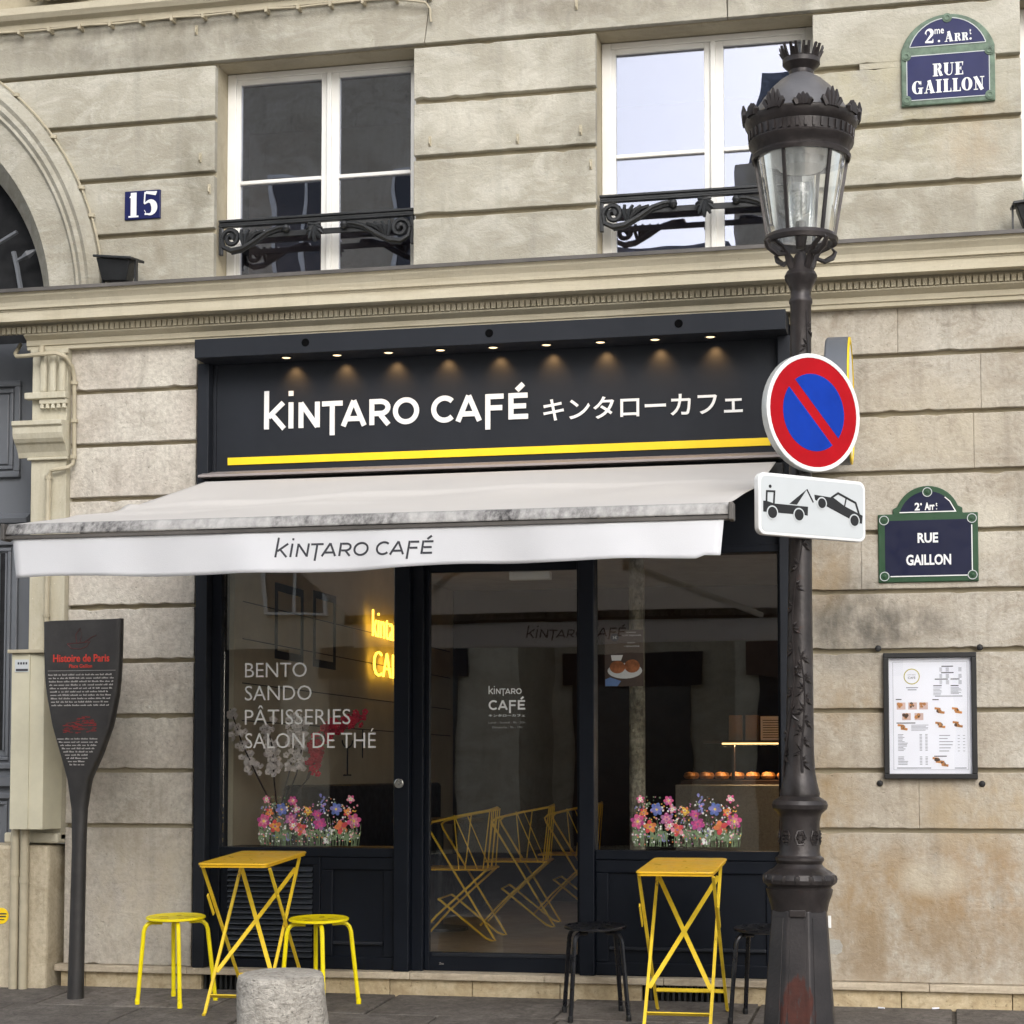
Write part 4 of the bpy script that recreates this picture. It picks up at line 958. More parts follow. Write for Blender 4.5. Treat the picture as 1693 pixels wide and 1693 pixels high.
for k, (ph, z0, z1, tw) in enumerate(((3.6, 1.18, 2.3, 1.1), (5.2, 1.2, 1.75, -.9), (4.3, 2.3, 3.25, 1.3), (1.2, 1.2, 2.4, 1.0), (2.4, 2.2, 3.2, -1.0))):
    vn = MB(); pts = []
    for q in range(25):
        z = z0 + (z1 - z0) * q / 24; a = ph + tw * (z - z0) + .25 * math.sin(9 * z); r_ = pole_r(z) + .002
        pts.append((r_ * math.cos(a), r_ * math.sin(a), z + .08))
    vn.tube(pts, [.0065 - .004 * q / 24 for q in range(25)], 5)
    for q in range(2, 24, 2):
        z = z0 + (z1 - z0) * q / 24; a = ph + tw * (z - z0) + .25 * math.sin(9 * z); r_ = pole_r(z); sd = 1 if q % 4 else -1
        for lf in range(3):
            d = sd * (.014 + .006 * lf); dz = .03 * (1 - lf) + (random.random() - .5) * .02
            a2 = a + d / r_ * 1.6
            vn.tube([(r_ * math.cos(a), r_ * math.sin(a), z + .08), ((r_ + .006) * math.cos((a + a2) / 2), (r_ + .006) * math.sin((a + a2) / 2), z + .08 + dz * .6), ((r_ + .001) * math.cos(a2), (r_ + .001) * math.sin(a2), z + .08 + dz)], [.003, .006, .001], 5)
    vn.build('vine_relief', IR, lamp, smooth=True)
# lantern
ring = MB().lathe(lz([(.142, 3.556), (.162, 3.556), (.166, 3.575), (.158, 3.592), (.145, 3.592), (.142, 3.556)]), 32, cap=False).build('lantern_ring', IR, lamp, smooth=30)
for k in range(4):
    a = R(40 + 90 * k); c_, s_ = math.cos(a), math.sin(a)
    MB().tube([(.03 * c_, .03 * s_, 3.49), (.062 * c_, .062 * s_, 3.55), (.075 * c_, .075 * s_, 3.585), (.10 * c_, .10 * s_, 3.615), (.15 * c_, .15 * s_, 3.64)], [.016, .017, .014, .011, .011], 7).tube([(.075 * c_, .075 * s_, 3.585), (.13 * c_, .13 * s_, 3.575), (.175 * c_, .175 * s_, 3.60), (.19 * c_, .19 * s_, 3.625), (.172 * c_, .172 * s_, 3.64)], [.009, .012, .014, .01, .005], 6).build('bracket_arm', IR, lamp, smooth=True)
MB().lathe(lz([(.140, 3.594), (.150, 3.64), (.203, 3.955)]), 32, cap=False).build('lantern_glass', M['lampglass'], lamp, smooth=60)
for k in range(6):
    a = R(12 + 60 * k); c_, s_ = math.cos(a), math.sin(a)
    MB().bar((.149 * c_, .149 * s_, 3.655), (.208 * c_, .208 * s_, 4.03), .014, .012, (c_, s_, 0)).build('glazing_rib', IR, lamp)
hood = MB().lathe(lz([(.19, 3.955), (.205, 3.935), (.218, 3.933), (.222, 3.95), (.213, 3.962), (.219, 3.985), (.232, 4.0), (.235, 4.012), (.228, 4.018), (.232, 4.065), (.24, 4.075), (.252, 4.095), (.254, 4.112), (.246, 4.12), (.228, 4.122)]), 36, cap=False).build('hood', IR, lamp, smooth=28)
MB().lathe(lz([(.2285, 4.118), (.222, 4.135), (.198, 4.172), (.168, 4.218), (.135, 4.262), (.098, 4.297), (.066, 4.318), (.058, 4.324)]), 36, cap=False).build('dome', M['dome'], hood, smooth=40)
MB().lathe(lz([(.060, 4.320), (.055, 4.328), (.054, 4.345), (.06, 4.352), (.076, 4.366), (.084, 4.374), (.084, 4.394), (.078, 4.402), (.05, 4.402), (.01, 4.402)]), 28, cap=False).build('chimney_collar', IR, hood, smooth=30)
for k in range(40):
    a = 2 * math.pi * k / 40; MB().bar((.2315 * math.cos(a), .2315 * math.sin(a), 4.103), (.2345 * math.cos(a), .2345 * math.sin(a), 4.142), .012, .008, (math.cos(a), math.sin(a), 0)).build('hood_flute', IR, hood)
for k in range(12):
    a = 2 * math.pi * k / 12 + .1; c_, s_ = math.cos(a), math.sin(a); big = k % 2 == 0; h = .075 if big else .042
    pm = MB()
    for q in range(-2, 3):
        b_ = a + q * .085 * (1 if big else .8); hh = h * (1 - .14 * q * q)
        pm.tube([(.25 * math.cos(a + q * .05), .25 * math.sin(a + q * .05), 4.19), (.256 * math.cos(b_), .256 * math.sin(b_), 4.20 + hh * .55), ((.252 + .006) * math.cos(b_), .258 * math.sin(b_), 4.20 + hh)], [.014, .014, .004], 5)
    pm.build('palmette', IR, hood, smooth=True)
for k in range(10):
    a = 2 * math.pi * k / 10; c_, s_ = math.cos(a), math.sin(a)
    def P2(r_, w, z): return (r_ * c_ - w * s_, r_ * s_ + w * c_, z)
    cr = MB()
    for w, z1 in ((-.012, .048), (.012, .048), (0, .026)):
        cr.add([P2(.072, w - .007, 4.476), P2(.08, w - .007, 4.476), P2(.1, w - .006, 4.483 + z1), P2(.092, w - .006, 4.483 + z1), P2(.072, w + .007, 4.476), P2(.08, w + .007, 4.476), P2(.1, w + .006, 4.483 + z1), P2(.092, w + .006, 4.483 + z1)],
               [(0, 1, 2, 3), (7, 6, 5, 4), (0, 4, 5, 1), (1, 5, 6, 2), (2, 6, 7, 3), (3, 7, 4, 0)])
    cr.build('crown_merlon', IR, hood)
MB().lathe(lz([(.05, 3.60), (.06, 3.62), (.066, 3.80), (.05, 3.86)]), 20, cap=False).build('inner_chimney', M['lampglass'], lamp, smooth=60)
MB().lathe(lz([(.19, 3.95), (.12, 3.935), (.10, 3.90), (.02, 3.895)]), 24).build('reflector', M['plate'], lamp, smooth=40)
MB().lathe(lz([(.02, 3.54), (.03, 3.60), (.022, 3.66)]), 12).build('lamp_holder', IR, lamp)

for x, y, a, lab in ((4.05, -.06, 20, 'crushed pale cigarette end on the pavement under the menu frame'), (3.78, -.09, -35, 'stubby pale cigarette end on the pavement near the lamp post')):
    o = MB().tube([(-.018, 0, 0), (.004, .002, 0), (.02, 0, .001)], [.0045, .0045, .004], 7).build('cigarette_end', M['paper'], None, loc=(x, y, y * .05 + .006)); o.rotation_euler = (0, 0, R(a)); tag(o, lab, 'litter', 'cigarette ends by the wall')

# ================================================================== TRAFFIC SIGNS on the lamp
TH = R(43)
nx, ny = math.sin(TH), -math.cos(TH)
def on_pole(z, d=.085): return (LX + .0107 * (z + .08) + nx * d, LY + ny * d, z)
ps = empty('no_parking_sign', on_pole(2.783), (0, 0, TH)); tag(ps, 'round red and blue no parking sign strapped to the lamp post', 'traffic sign')
MB().disc_y(0, 0, .262, -.004, .032, 48).build('back_shell', M['alu'], ps, .006)
MB().ring_y(0, 0, .243, .262, -.009, -.0045, 48).build('rim', M['sign_white'], ps, .002)
MB().disc_y(0, 0, .2428, -.0068, -.0042, 48).build('red_field', M['red'], ps)
bl = MB()
for s_ in (-1, 1):
    pts = [(.172 * math.cos(t_), .172 * math.sin(t_)) for t_ in [R(45 + 0) + s_ * 0 + (math.pi * 2 * k / 60) for k in range(60)]]
    h = .024; d = Vector((math.sqrt(.5), math.sqrt(.5)))          # normal of the slash
    keep = []
    base = math.atan2(d.y * s_, d.x * s_); lim = math.acos(h / .172)
    keep = [(.172 * math.cos(base + lim * (k / 20 * 2 - 1)), .172 * math.sin(base + lim * (k / 20 * 2 - 1))) for k in range(21)]
    bl.prism(keep, -.0078, -.0067)
bl.build('blue_field', M['blue'], ps)
for z in (-.12, .12): MB().box(-.03, .03, .033, .085, z - .02, z + .02).build('clamp', M['alu'], ps, .003)
tp = empty('tow_away_plate', on_pole(2.362), (0, 0, TH)); tag(tp, 'white plate with a tow truck lifting a car, under the round sign', 'traffic sign')
W_, H_ = .60, .272
def rrect(w, h, r_, n=6):
    p = []
    for cx, cz, a0 in ((w / 2 - r_, h / 2 - r_, 0), (-w / 2 + r_, h / 2 - r_, 90), (-w / 2 + r_, -h / 2 + r_, 180), (w / 2 - r_, -h / 2 + r_, 270)): p += arc(cx, cz, r_, r_, a0, a0 + 90, n)
    return p
MB().prism(rrect(W_, H_, .035), -.003, .03).build('back_shell', M['sign_white'], tp, .005)
MB().prism(rrect(W_ - .028, H_ - .028, .026), -.0045, -.0028).build('face', M['plate'], tp)
for z in (-.07, .07): MB().box(-.03, .03, .031, .085, z - .02, z + .02).build('clamp', M['alu'], tp, .003)
def pt(X, Y):          # artwork units -> plate
    return ((X - 215) / 545 * W_ - W_ / 2, H_ / 2 - (Y - (836 + .107 * (X - 215))) / 318 * H_)
BK = M['black']
def art(name, pts): MB().prism([pt(*q) for q in pts], -.0060, -.0044).build(name, BK, tp)
def artline(name, pts, w): MB().ribbon([pt(*q) for q in pts], w, -.0066, -.0044).build(name, BK, tp)
art('printed_truck', [(236, 985), (250, 985), (290, 1000), (460, 1020), (458, 1066), (440, 1062), (236, 1040)])
artline('printed_cab', [(252, 990), (254, 936), (292, 938), (288, 1004)], .008)
MB().disc_y(*pt(271, 912), .0075, -.006, -.0044, 12).build('printed_beacon', BK, tp)
art('printed_crane', [(366, 1003), (455, 930), (404, 1008)])
artline('printed_hook', [(455, 930), (487, 998)], .006)
art('printed_car', [(493, 958), (592, 976), (648, 1020), (742, 1072), (738, 1114), (712, 1108), (560, 1022), (497, 985)])
artline('printed_car_roof', [(580, 975), (615, 952), (706, 1004), (724, 1066)], .009)
artline('printed_car_pillar', [(657, 978), (648, 1022)], .006)
for X, Y, r_ in ((280, 1046, .025), (413, 1061, .025), (530, 1003, .022), (698, 1097, .024)):
    cx, cz = pt(X, Y)
    MB().disc_y(cx, cz, r_ + .006, -.0072, -.0064, 20).build('printed_tyre_gap', M['plate'], tp); MB().disc_y(cx, cz, r_, -.0080, -.0071, 20).build('printed_wheel', BK, tp)

# ================================================================== TABLES AND STOOLS on the pavement
def on_ground(x, y, rz):
    m_ = Matrix.Translation((x, y, y * .05)) @ Matrix.Rotation(SL, 4, 'X') @ Matrix.Rotation(rz, 4, 'Z'); return m_
def bistro_table():
    t = empty('bistro_table'); w, d, h = .375, .72, .78
    top = MB().extz([(x, y) for x, y in rrect(w, d, .035)], h - .012, h).build('table_top', M['table_y'], t, .005)
    MB().extz([(x, y) for x, y in rrect(w - .012, d - .012, .03)], h - .022, h - .0122).build('apron', M['table_y'], t)
    LM = M['leg_y']; b = .013
    for s_ in (-1, 1):
        MB().bar((s_ * .158, .30, h - .03), (s_ * .158, -.335, .018), .011, .015, (1, 0, 0)).tube([(s_ * .158, -.335, .018), (s_ * .158, -.36, .006)], .009, 6).build('leg', LM, t)
        MB().bar((s_ * .178, -.29, h - .03), (s_ * .178, .335, .018), .011, .015, (1, 0, 0)).tube([(s_ * .178, .335, .018), (s_ * .178, .36, .006)], .009, 6).build('leg', LM, t)
        MB().bar((s_ * .190, -.19, .60), (s_ * .190, -.10, .49), .02, .006, (1, 0, 0)).build('lock_hook', LM, t)
    def A(x, f): return (x, .30 - .635 * f, h - .03 - (h - .048) * f)
    def B(x, f): return (x, -.29 + .625 * f, h - .03 - (h - .048) * f)
    MB().bar(A(-.150, .08), A(.150, .76), .022, .005, (0, .763, -.646)).build('brace', LM, t)
    MB().bar(Vector(A(.150, .08)) + Vector((0, .006, .005)), Vector(A(-.150, .76)) + Vector((0, .006, .005)), .022, .005, (0, .763, -.646)).build('brace', LM, t)
    MB().bar(A(-.150, .90), A(.150, .90), .024, .006, (0, -.64, -.76)).build('stretcher', LM, t)
    MB().bar(B(-.17, .86), B(.17, .86), .022, .006, (0, .64, -.76)).build('stretcher', LM, t)
    return t
bt = bistro_table(); bt.matrix_world = on_ground(.555, -.475, R(2)); tag(bt, 'yellow folding bistro table in front of the louvred vent', 'table', 'yellow bistro tables')
b2 = copy_tree(bt); b2.matrix_world = on_ground(2.846, -.64, R(1)); tag(b2, 'yellow folding bistro table between the two black stools', 'table', 'yellow bistro tables')
def stool(m):
    t = empty('stool'); h = .45
    seat = MB().lathe([(.001, .0), (.05, .001), (.13, .004), (.152, .010), (.158, .006), (.158, -.002), (.15, -.006), (.001, -.006)], 36, (0, 0, h), cap=False).build('seat', m, t, smooth=40)
    for k in range(5):
        a = 2 * math.pi * k / 5
        p = [(.075 * math.cos(a) + (rx * math.cos(q)) * math.cos(a) - (.013 * math.sin(q)) * math.sin(a), .075 * math.sin(a) + (rx * math.cos(q)) * math.sin(a) + (.013 * math.sin(q)) * math.cos(a)) for rx in (.03,) for q in [2 * math.pi * w / 10 for w in range(10)]]
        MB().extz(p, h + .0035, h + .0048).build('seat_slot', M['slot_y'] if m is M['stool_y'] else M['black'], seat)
    for k in range(4):
        a = R(90 * k); c_, s_ = math.cos(a), math.sin(a)
        pr_ = [(.07, h - .022), (.125, h - .02), (.145, h - .026), (.160, h - .042), (.168, h - .065), (.205, .012)]
        MB().tube([(r_ * c_, r_ * s_, z) for r_, z in pr_], .0115, 8).build('leg', m, t, smooth=True)
        MB().lathe([(.013, 0), (.014, .02), (.0125, .03)], 10, (.2055 * c_, .2055 * s_, .0)).build('foot', M['stool_y'] if m is M['stool_y'] else M['black'], t)
    return t
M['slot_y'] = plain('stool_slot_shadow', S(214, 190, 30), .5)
for m, spots in ((M['stool_y'], ((.105, -.455, 27, 'yellow metal stool before the bare stone wall, beside the history panel'), (.895, -.43, 24, 'yellow metal stool between the granite bollard and the cafe door'))),
                 (M['stool_b'], ((2.385, -.53, 62, 'black metal stool in front of the cafe doorway'), (3.235, -.5, 36, 'black metal stool half hidden behind the lamp post base')))):
    s0 = stool(m)
    for i, (x, y, a, lab) in enumerate(spots):
        o = s0 if i == 0 else copy_tree(s0)
        o.matrix_world = on_ground(x, y, R(a)); tag(o, lab, 'stool', 'yellow stools' if m is M['stool_y'] else 'black stools')
# granite bollard
bo = MB(); N_ = 40; pr_ = [(.215, 0), (.212, .1), (.206, .2), (.200, .30), (.195, .356), (.190, .368), (.17, .372), (.08, .377), (.004, .378)]
pr2 = []
for (r0, z0), (r1, z1) in zip(pr_[:-1], pr_[1:]):
    for q in range(4): pr2.append((r0 + (r1 - r0) * q / 4, z0 + (z1 - z0) * q / 4))
bo.lathe(pr2, N_)
rnd = random.Random(5)
bo.v = [(x * (1 + (rnd.random() - .5) * .02 + .022 * math.sin(3 * math.atan2(y, x) + 9 * z) + .016 * math.sin(7 * math.atan2(y, x) - 14 * z)), y * (1 + (rnd.random() - .5) * .022), z + (rnd.random() - .5) * .004 if z > .02 else z) for x, y, z in bo.v]
bol = bo.build('stone_bollard', M['granite'], None, smooth=50); bol.matrix_world = on_ground(1.135, -1.7, 0); bol.location.z -= .005
tag(bol, 'squat rough grey granite bollard in front of the yellow stools', 'bollard')

# ================================================================== HISTORY PANEL (oar-shaped)
hp = root_at('history_panel', (-.49, -.42, -.02)); tag(hp, 'dark oar-shaped history panel with red heading standing before the wall', 'information panel')
lv = [(-.03, -.537, -.447, .045), (.3, -.530, -.446, .042), (.8, -.521, -.443, .04), (1.0, -.527, -.437, .04), (1.157, -.546, -.418, .042), (1.3, -.589, -.352, .042), (1.454, -.638, -.296, .040), (1.62, -.674, -.262, .036), (1.72, -.688, -.252, .034), (1.86, -.697, -.246, .03), (2.03, -.701, -.244, .027)]
oar = MB(); NO = 28
def interp(z):
    for a, b in zip(lv[:-1], lv[1:]):
        if a[0] <= z <= b[0]:
            f = (z - a[0]) / (b[0] - a[0]); return [a[i] + (b[i] - a[i]) * f for i in range(4)]
    return lv[-1]
zs = [-.03 + 2.06 * k / 50 for k in range(51)]
for z in zs:
    _, xa, xb, dp = interp(z); cx = (xa + xb) / 2; hw = (xb - xa) / 2; e = 2.0 if z < 1.0 else min(7, 2 + (z - 1.0) * 12)
    for k in range(NO):
        th = 2 * math.pi * k / NO; c_, s_ = math.cos(th), math.sin(th)
        oar.v.append((cx + hw * math.copysign(abs(c_) ** (2 / e), c_), -.42 + dp * math.copysign(abs(s_) ** (2 / e), s_), z + (.006 * (c_) if z > 2.0 else 0)))
for i in range(50):
    for k in range(NO):
        k2 = (k + 1) % NO; oar.f.append((i * NO + k, i * NO + k2, (i + 1) * NO + k2, (i + 1) * NO + k))
oar.f.append(tuple(50 * NO + k for k in range(NO))); oar.f.append(tuple(range(NO - 1, -1, -1)))
oar.build('oar_body', M['panel_black'], hp, smooth=50)
def face_y(z): return -.42 - interp(z)[3]
def hp_text(s_, x0, x1, z0, z1, m, **k): text(s_, x0, x1, z0, z1, min(face_y(z0), face_y(z1)) - .0006, m, hp, 'panel_lettering', **k)
hp_text('Histoire de Paris', -.635, -.305, 1.800, 1.842, M['red_print'], bold=.02)
hp_text('Place Gaillon', -.54, -.405, 1.768, 1.788, M['red_print'], bold=.01)
MB().box(-.665, -.27, face_y(1.755) - .0012, face_y(1.755) + .004, 1.752, 1.754).build('panel_rule', M['grey_print'], hp)
rnd = random.Random(11)
def words(x0, x1, z, h, m):
    mb = MB(); x = x0; y = min(face_y(z), face_y(z + h))
    while x < x1 - .012:
        w = min(.01 + rnd.random() * .035, x1 - x)
        q = x
        while q < x + w - .002:                      # letter-like ticks
            lw = .0035 + rnd.random() * .002; hh = h * (.62 if rnd.random() < .7 else 1)
            mb.box(q, min(q + lw, x + w), y - .0012, y + .006, z, z + hh); q += lw + .0012
        x += w + .007
    mb.build('panel_text_line', m, hp)
for k in range(10): z = 1.727 - k * .0185; words(-.662 + k * .0026, -.272 - k * .0035, z, .0085, M['grey_print'])
for k in range(9):
    z = 1.378 - k * .0175; f = k / 8; words(-.60 + .075 * f, -.352 - .078 * f, z, .0085, M['grey_print'])
eng = MB()
for k in range(70):
    x = -.572 + rnd.random() * .19; z = 1.41 + rnd.random() * .095 * (1 - .5 * abs(x + .45) / .12); w = .01 + rnd.random() * .03
    eng.box(x, min(x + w, -.372), face_y(1.42) - .001 - k * 3e-6, face_y(1.42) + .01, z, z + .002 + rnd.random() * .003)
eng.build('red_engraving', M['red_dim'], hp)
sh = MB(); yy = face_y(1.92) - .001
sh.tube([(-.555, yy, 1.90), (-.53, yy, 1.875), (-.48, yy, 1.87), (-.44, yy, 1.885), (-.42, yy, 1.91), (-.47, yy, 1.905), (-.555, yy, 1.90)], .0022, 4).tube([(-.50, yy, 1.905), (-.505, yy, 1.95), (-.48, yy, 1.985), (-.47, yy, 1.95), (-.48, yy, 1.91)], .002, 4).tube([(-.45, yy, 1.91), (-.41, yy, 1.935), (-.385, yy, 1.945)], .002, 4)
sh.build('ship_emblem', plain('faded_red', S(92, 44, 44), .5), hp)

# ================================================================== PLAQUES, MENU, FITTINGS
nb = root_at('house_number_plaque', (-.336, 0, 4.366)); tag(nb, 'blue enamel house number plaque reading 15', 'plaque')
MB().box(-.446, -.227, -.012, .004, 4.366, 4.533).build('plate', M['enamel'], nb, .004)
didone_text('1', -.425, -.352, 4.378, 4.522, -.0125, .001, WM, nb, 'numeral'); didone_text('5', -.338, -.245, 4.385, 4.522, -.0125, .001, WM, nb, 'numeral')
op = root_at('old_street_plaque', (4.175, 0, 4.69)); tag(op, 'worn green framed blue plaque of Rue Gaillon in fat serif capitals', 'street sign')
def arch_poly(x0, x1, z0, zs_, top, n=18):
    c = (x1 - x0) / 2; sg = top - zs_; r_ = (c * c + sg * sg) / (2 * sg); cx = (x0 + x1) / 2; cz = top - r_; a = math.asin(min(1, c / r_))
    return [(x0, z0), (x1, z0)] + [(cx + r_ * math.sin(a - 2 * a * k / n), cz + r_ * math.cos(a - 2 * a * k / n)) for k in range(n + 1)]
MB().prism(arch_poly(3.936, 4.415, 4.692, 4.990, 5.172), -.022, .004).build('frame', M['verdigris'], op, .006)
MB().box(3.965, 4.386, -.0245, -.0225, 4.722, 4.955).build('enamel_panel', M['enamel'], op)
MB().prism(arch_poly(3.985, 4.366, 5.008, 5.0085, 5.145), -.0245, -.0225).build('enamel_panel', M['enamel'], op)
for pts in ([(3.965, 4.72), (4.386, 4.72), (4.386, 4.957), (3.965, 4.957), (3.965, 4.72)], [(3.98, 5.004), (4.371, 5.004)], arch_poly(3.981, 4.37, 5.006, 5.0065, 5.149)[2:]):
    MB().ribbon(pts, .004, -.0255, -.0227).build('white_line', M['plate'], op)
for x, z in ((3.963, 4.722), (4.388, 4.722), (3.963, 4.957), (4.388, 4.957), (4.175, 5.148)): MB().disc_y(x, z, .025, -.029, -.0228, 16).ring_y(x, z, .009, .017, -.033, -.0288, 14).build('corner_rosette', M['verdigris'], op, .003)
didone_text('RUE', 4.098, 4.257, 4.840, 4.908, -.0248, .001, WM, op); didone_text('GAILLON', 3.992, 4.362, 4.752, 4.822, -.0248, .001, WM, op)
didone_text('2', 4.058, 4.106, 5.020, 5.094, -.0248, .001, WM, op); text('me', 4.110, 4.158, 5.066, 5.092, -.0246, WM, op, bold=.01); MB().disc_y(4.132, 5.027, .006, -.0258, -.0246, 10).build('lettering', WM, op)
didone_text('A', 4.160, 4.207, 5.020, 5.076, -.0248, .001, WM, op); didone_text('RR', 4.210, 4.283, 5.020, 5.062, -.0248, .001, WM, op); text('t', 4.288, 4.297, 5.05, 5.08, -.0246, WM, op, bold=.01); MB().disc_y(4.293, 5.027, .006, -.0258, -.0246, 10).build('lettering', WM, op)
np_ = root_at('new_street_plaque', (4.042, 0, 2.182)); tag(np_, 'glossy green framed navy plaque of Rue Gaillon in plain white capitals', 'street sign')
top_arc = arch_poly(3.888, 4.196, 2.5, 2.578, 2.684)[2:]
MB().prism([(3.789, 2.183), (4.296, 2.183), (4.296, 2.54), (4.219, 2.54), (4.219, 2.566)] + top_arc + [(3.865, 2.566), (3.865, 2.54), (3.789, 2.54)], -.014, .004).build('frame', M['green'], np_, .004)
MB().box(3.824, 4.262, -.0162, -.0143, 2.217, 2.505).build('enamel_panel', M['enamel_dark'], np_)
MB().prism(arch_poly(3.902, 4.184, 2.549, 2.5495, 2.655), -.0162, -.0143).build('enamel_panel', M['enamel_dark'], np_)
MB().ribbon([(3.85, 2.214), (4.24, 2.214)], .005, -.0172, -.0145).ribbon([(4.264, 2.24), (4.264, 2.475)], .005, -.0172, -.0145).ribbon([(3.90, 2.547), (4.184, 2.547), (4.155, 2.60), (4.13, 2.622)], .005, -.0172, -.0145).build('white_line', WM, np_)
for x, z in ((3.82, 2.215), (4.265, 2.215), (3.82, 2.508), (4.265, 2.508), (4.042, 2.650)):
    MB().disc_y(x, z, .026, -.019, -.0146, 18).disc_y(x, z, .009, -.024, -.0188, 12).build('corner_rosette', M['green'], np_, .003); MB().ring_y(x, z, .021, .0245, -.0205, -.0188, 20).build('rosette_line', M['plate'], np_)
text('RUE', 3.990, 4.094, 2.386, 2.438, -.0164, WM, np_, bold=.03); text('GAILLON', 3.931, 4.158, 2.270, 2.326, -.0164, WM, np_, bold=.03)
text('2', 3.977, 4.003, 2.556, 2.596, -.0164, WM, np_, bold=.03); text('e', 4.005, 4.014, 2.582, 2.594, -.0164, WM, np_, bold=.03); text('Arr', 4.028, 4.078, 2.556, 2.596, -.0164, WM, np_, bold=.03); text('t', 4.084, 4.092, 2.575, 2.594, -.0164, WM, np_, bold=.03); MB().disc_y(4.088, 2.561, .003, -.0172, -.0163, 8).build('lettering', WM, np_)
# menu frame
mn = root_at('menu_frame', (4.042, 0, 1.165)); tag(mn, 'black framed menu sheet with small food pictures on the stone wall', 'menu')
frame_ring(3.808, 4.277, 1.166, 1.816, .026, -.04, .004, 'frame', M['black'], mn, .003)
MB().box(3.835, 4.25, -.012, .003, 1.193, 1.789).build('sheet', M['paper'], mn)
MB().box(3.8345, 4.2505, -.030, -.027, 1.1925, 1.7895).build('glazing', glass('menu_glass', .015), mn)
mu = lambda X, Y: (3.835 + (X - 380) / 785 * .415, 1.789 - (Y - 330) / 1085 * .596)
cx, cz = mu(600, 503); MB().ring_y(cx, cz, .036, .041, -.0132, -.0118, 28).build('printed_ring', plain('menu_olive', S(190, 180, 90), .6), mn)
text('KINTARO', cx - .02, cx + .02, cz + .006, cz + .012, -.0122, M['ink_lite'], mn, 'printed_text'); text('CAFÉ', cx - .019, cx + .019, cz - .012, cz + .002, -.0122, M['ink'], mn, 'printed_text')
rnd = random.Random(4)
def mline(X0, X1, Y, h=9, m='ink_lite'):
    a, z = mu(X0, Y); b, _ = mu(X1, Y); MB().box(a, b, -.0128, -.0118, z - h * .00055 / 2, z + h * .00055 / 2).build('printed_line', M[m], mn)
for X0, X1, Y, m in ((545, 660, 608, 'ink_lite'), (560, 645, 628, 'ink_lite'), (885, 995, 410, 'ink'), (880, 1000, 470, 'ink'), (820, 945, 530, 'ink'), (970, 1055, 530, 'ink'), (805, 885, 592, 'ink'), (970, 1045, 592, 'ink'), (445, 500, 718, 'ink'), (795, 855, 722, 'ink'), (450, 630, 940, 'ink'), (805, 925, 1252, 'ink'), (450, 775, 1362, 'ink_lite'), (1000, 1110, 1362, 'ink_lite'), (820, 1080, 690, 'ink_lite')): mline(X0, X1, Y, 9, m)
for k in range(12): mline(462, 500 + rnd.random() * 60, 1048 + k * 13.5, 6); mline(668, 692, 1048 + k * 13.5, 6); mline(722, 745, 1048 + k * 13.5, 6)
for k in range(6): mline(462, 510 + rnd.random() * 50, 1258 + k * 14, 6); mline(668, 692, 1258 + k * 14, 6); mline(722, 745, 1258 + k * 14, 6)
for k in range(4):
    for q, yb in enumerate((425, 487, 545)): mline(865, 890, yb + k * 10, 5); mline(925, 955, yb + k * 10, 5); mline(1045, 1075, yb + k * 10, 5)
for k in range(6): mline(805, 860 + rnd.random() * 30, 612 + k * 13, 5); mline(970, 1040 + rnd.random() * 40, 612 + k * 11, 5)
for k in range(6): mline(855, 930 + rnd.random() * 60, 1058 + k * 29, 7); mline(1030, 1050, 1058 + k * 29, 5); mline(1080, 1100, 1058 + k * 29, 5)
for k in range(5): mline(590, 690 + rnd.random() * 70, 960 + k * 12, 5)
def pic(X, Y, w, h, dark=.4):
    mb = MB(); mb2 = MB()
    for q in range(7):
        a, z = mu(X + (rnd.random() - .2) * w * .7, Y + (rnd.random() - .2) * h * .7); (mb if rnd.random() < .6 else mb2).disc_y(a, z, .004 + rnd.random() * .006, -.0132 - q * .00003, -.0119, 8)
    if mb.v: mb.build('printed_dish', M['pastry'], mn)
    if mb2.v: mb2.build('printed_dish', M['wood'], mn)
for X, Y in ((495, 780), (605, 780), (710, 780), (545, 880), (665, 880)):
    a, z = mu(X, Y); MB().box(a - .022, a + .022, -.0124, -.0119, z - .018, z + .018).build('printed_tray', plain('menu_tray', S(206, 180, 172), .6), mn); pic(X - 20, Y - 15, 50, 40)
for X, Y in ((860, 825), (1025, 825), (865, 960), (1030, 955), (505, 980), (835, 1290), (890, 1320)):
    a, z = mu(X, Y); MB().ribbon([(a - .024, z + .012), (a + .006, z + .008)], .011, -.0128, -.0119).ribbon([(a - .008, z - .006), (a + .026, z - .011)], .012, -.0129, -.0119).build('printed_dish', M['pastry'], mn); pic(X - 10, Y - 5, 40, 20)
frame_ring(3.855, 4.231, 1.212, 1.77, .0015, -.0126, -.0119, 'printed_border', M['ink_lite'], mn, 0)
for i, (x, z) in enumerate(((3.783, 1.842), (4.296, 1.841), (3.784, 1.143), (4.298, 1.141))):
    o = MB().lathe([(.0165, 0), (.0165, .006), (.012, .012), (.001, .014)], 16).build('wall_bolt', M['black'], None, smooth=30, loc=(x, .0, z)); o.rotation_euler = (math.pi / 2, 0, 0)
    tag(o, ('black bolt head above the menu frame, on the lamp post side', 'black bolt head above the menu frame, away from the lamp post', 'black bolt head below the menu frame, on the lamp post side', 'black bolt head below the menu frame, away from the lamp post')[i], 'bolt', 'bolts round the menu frame')
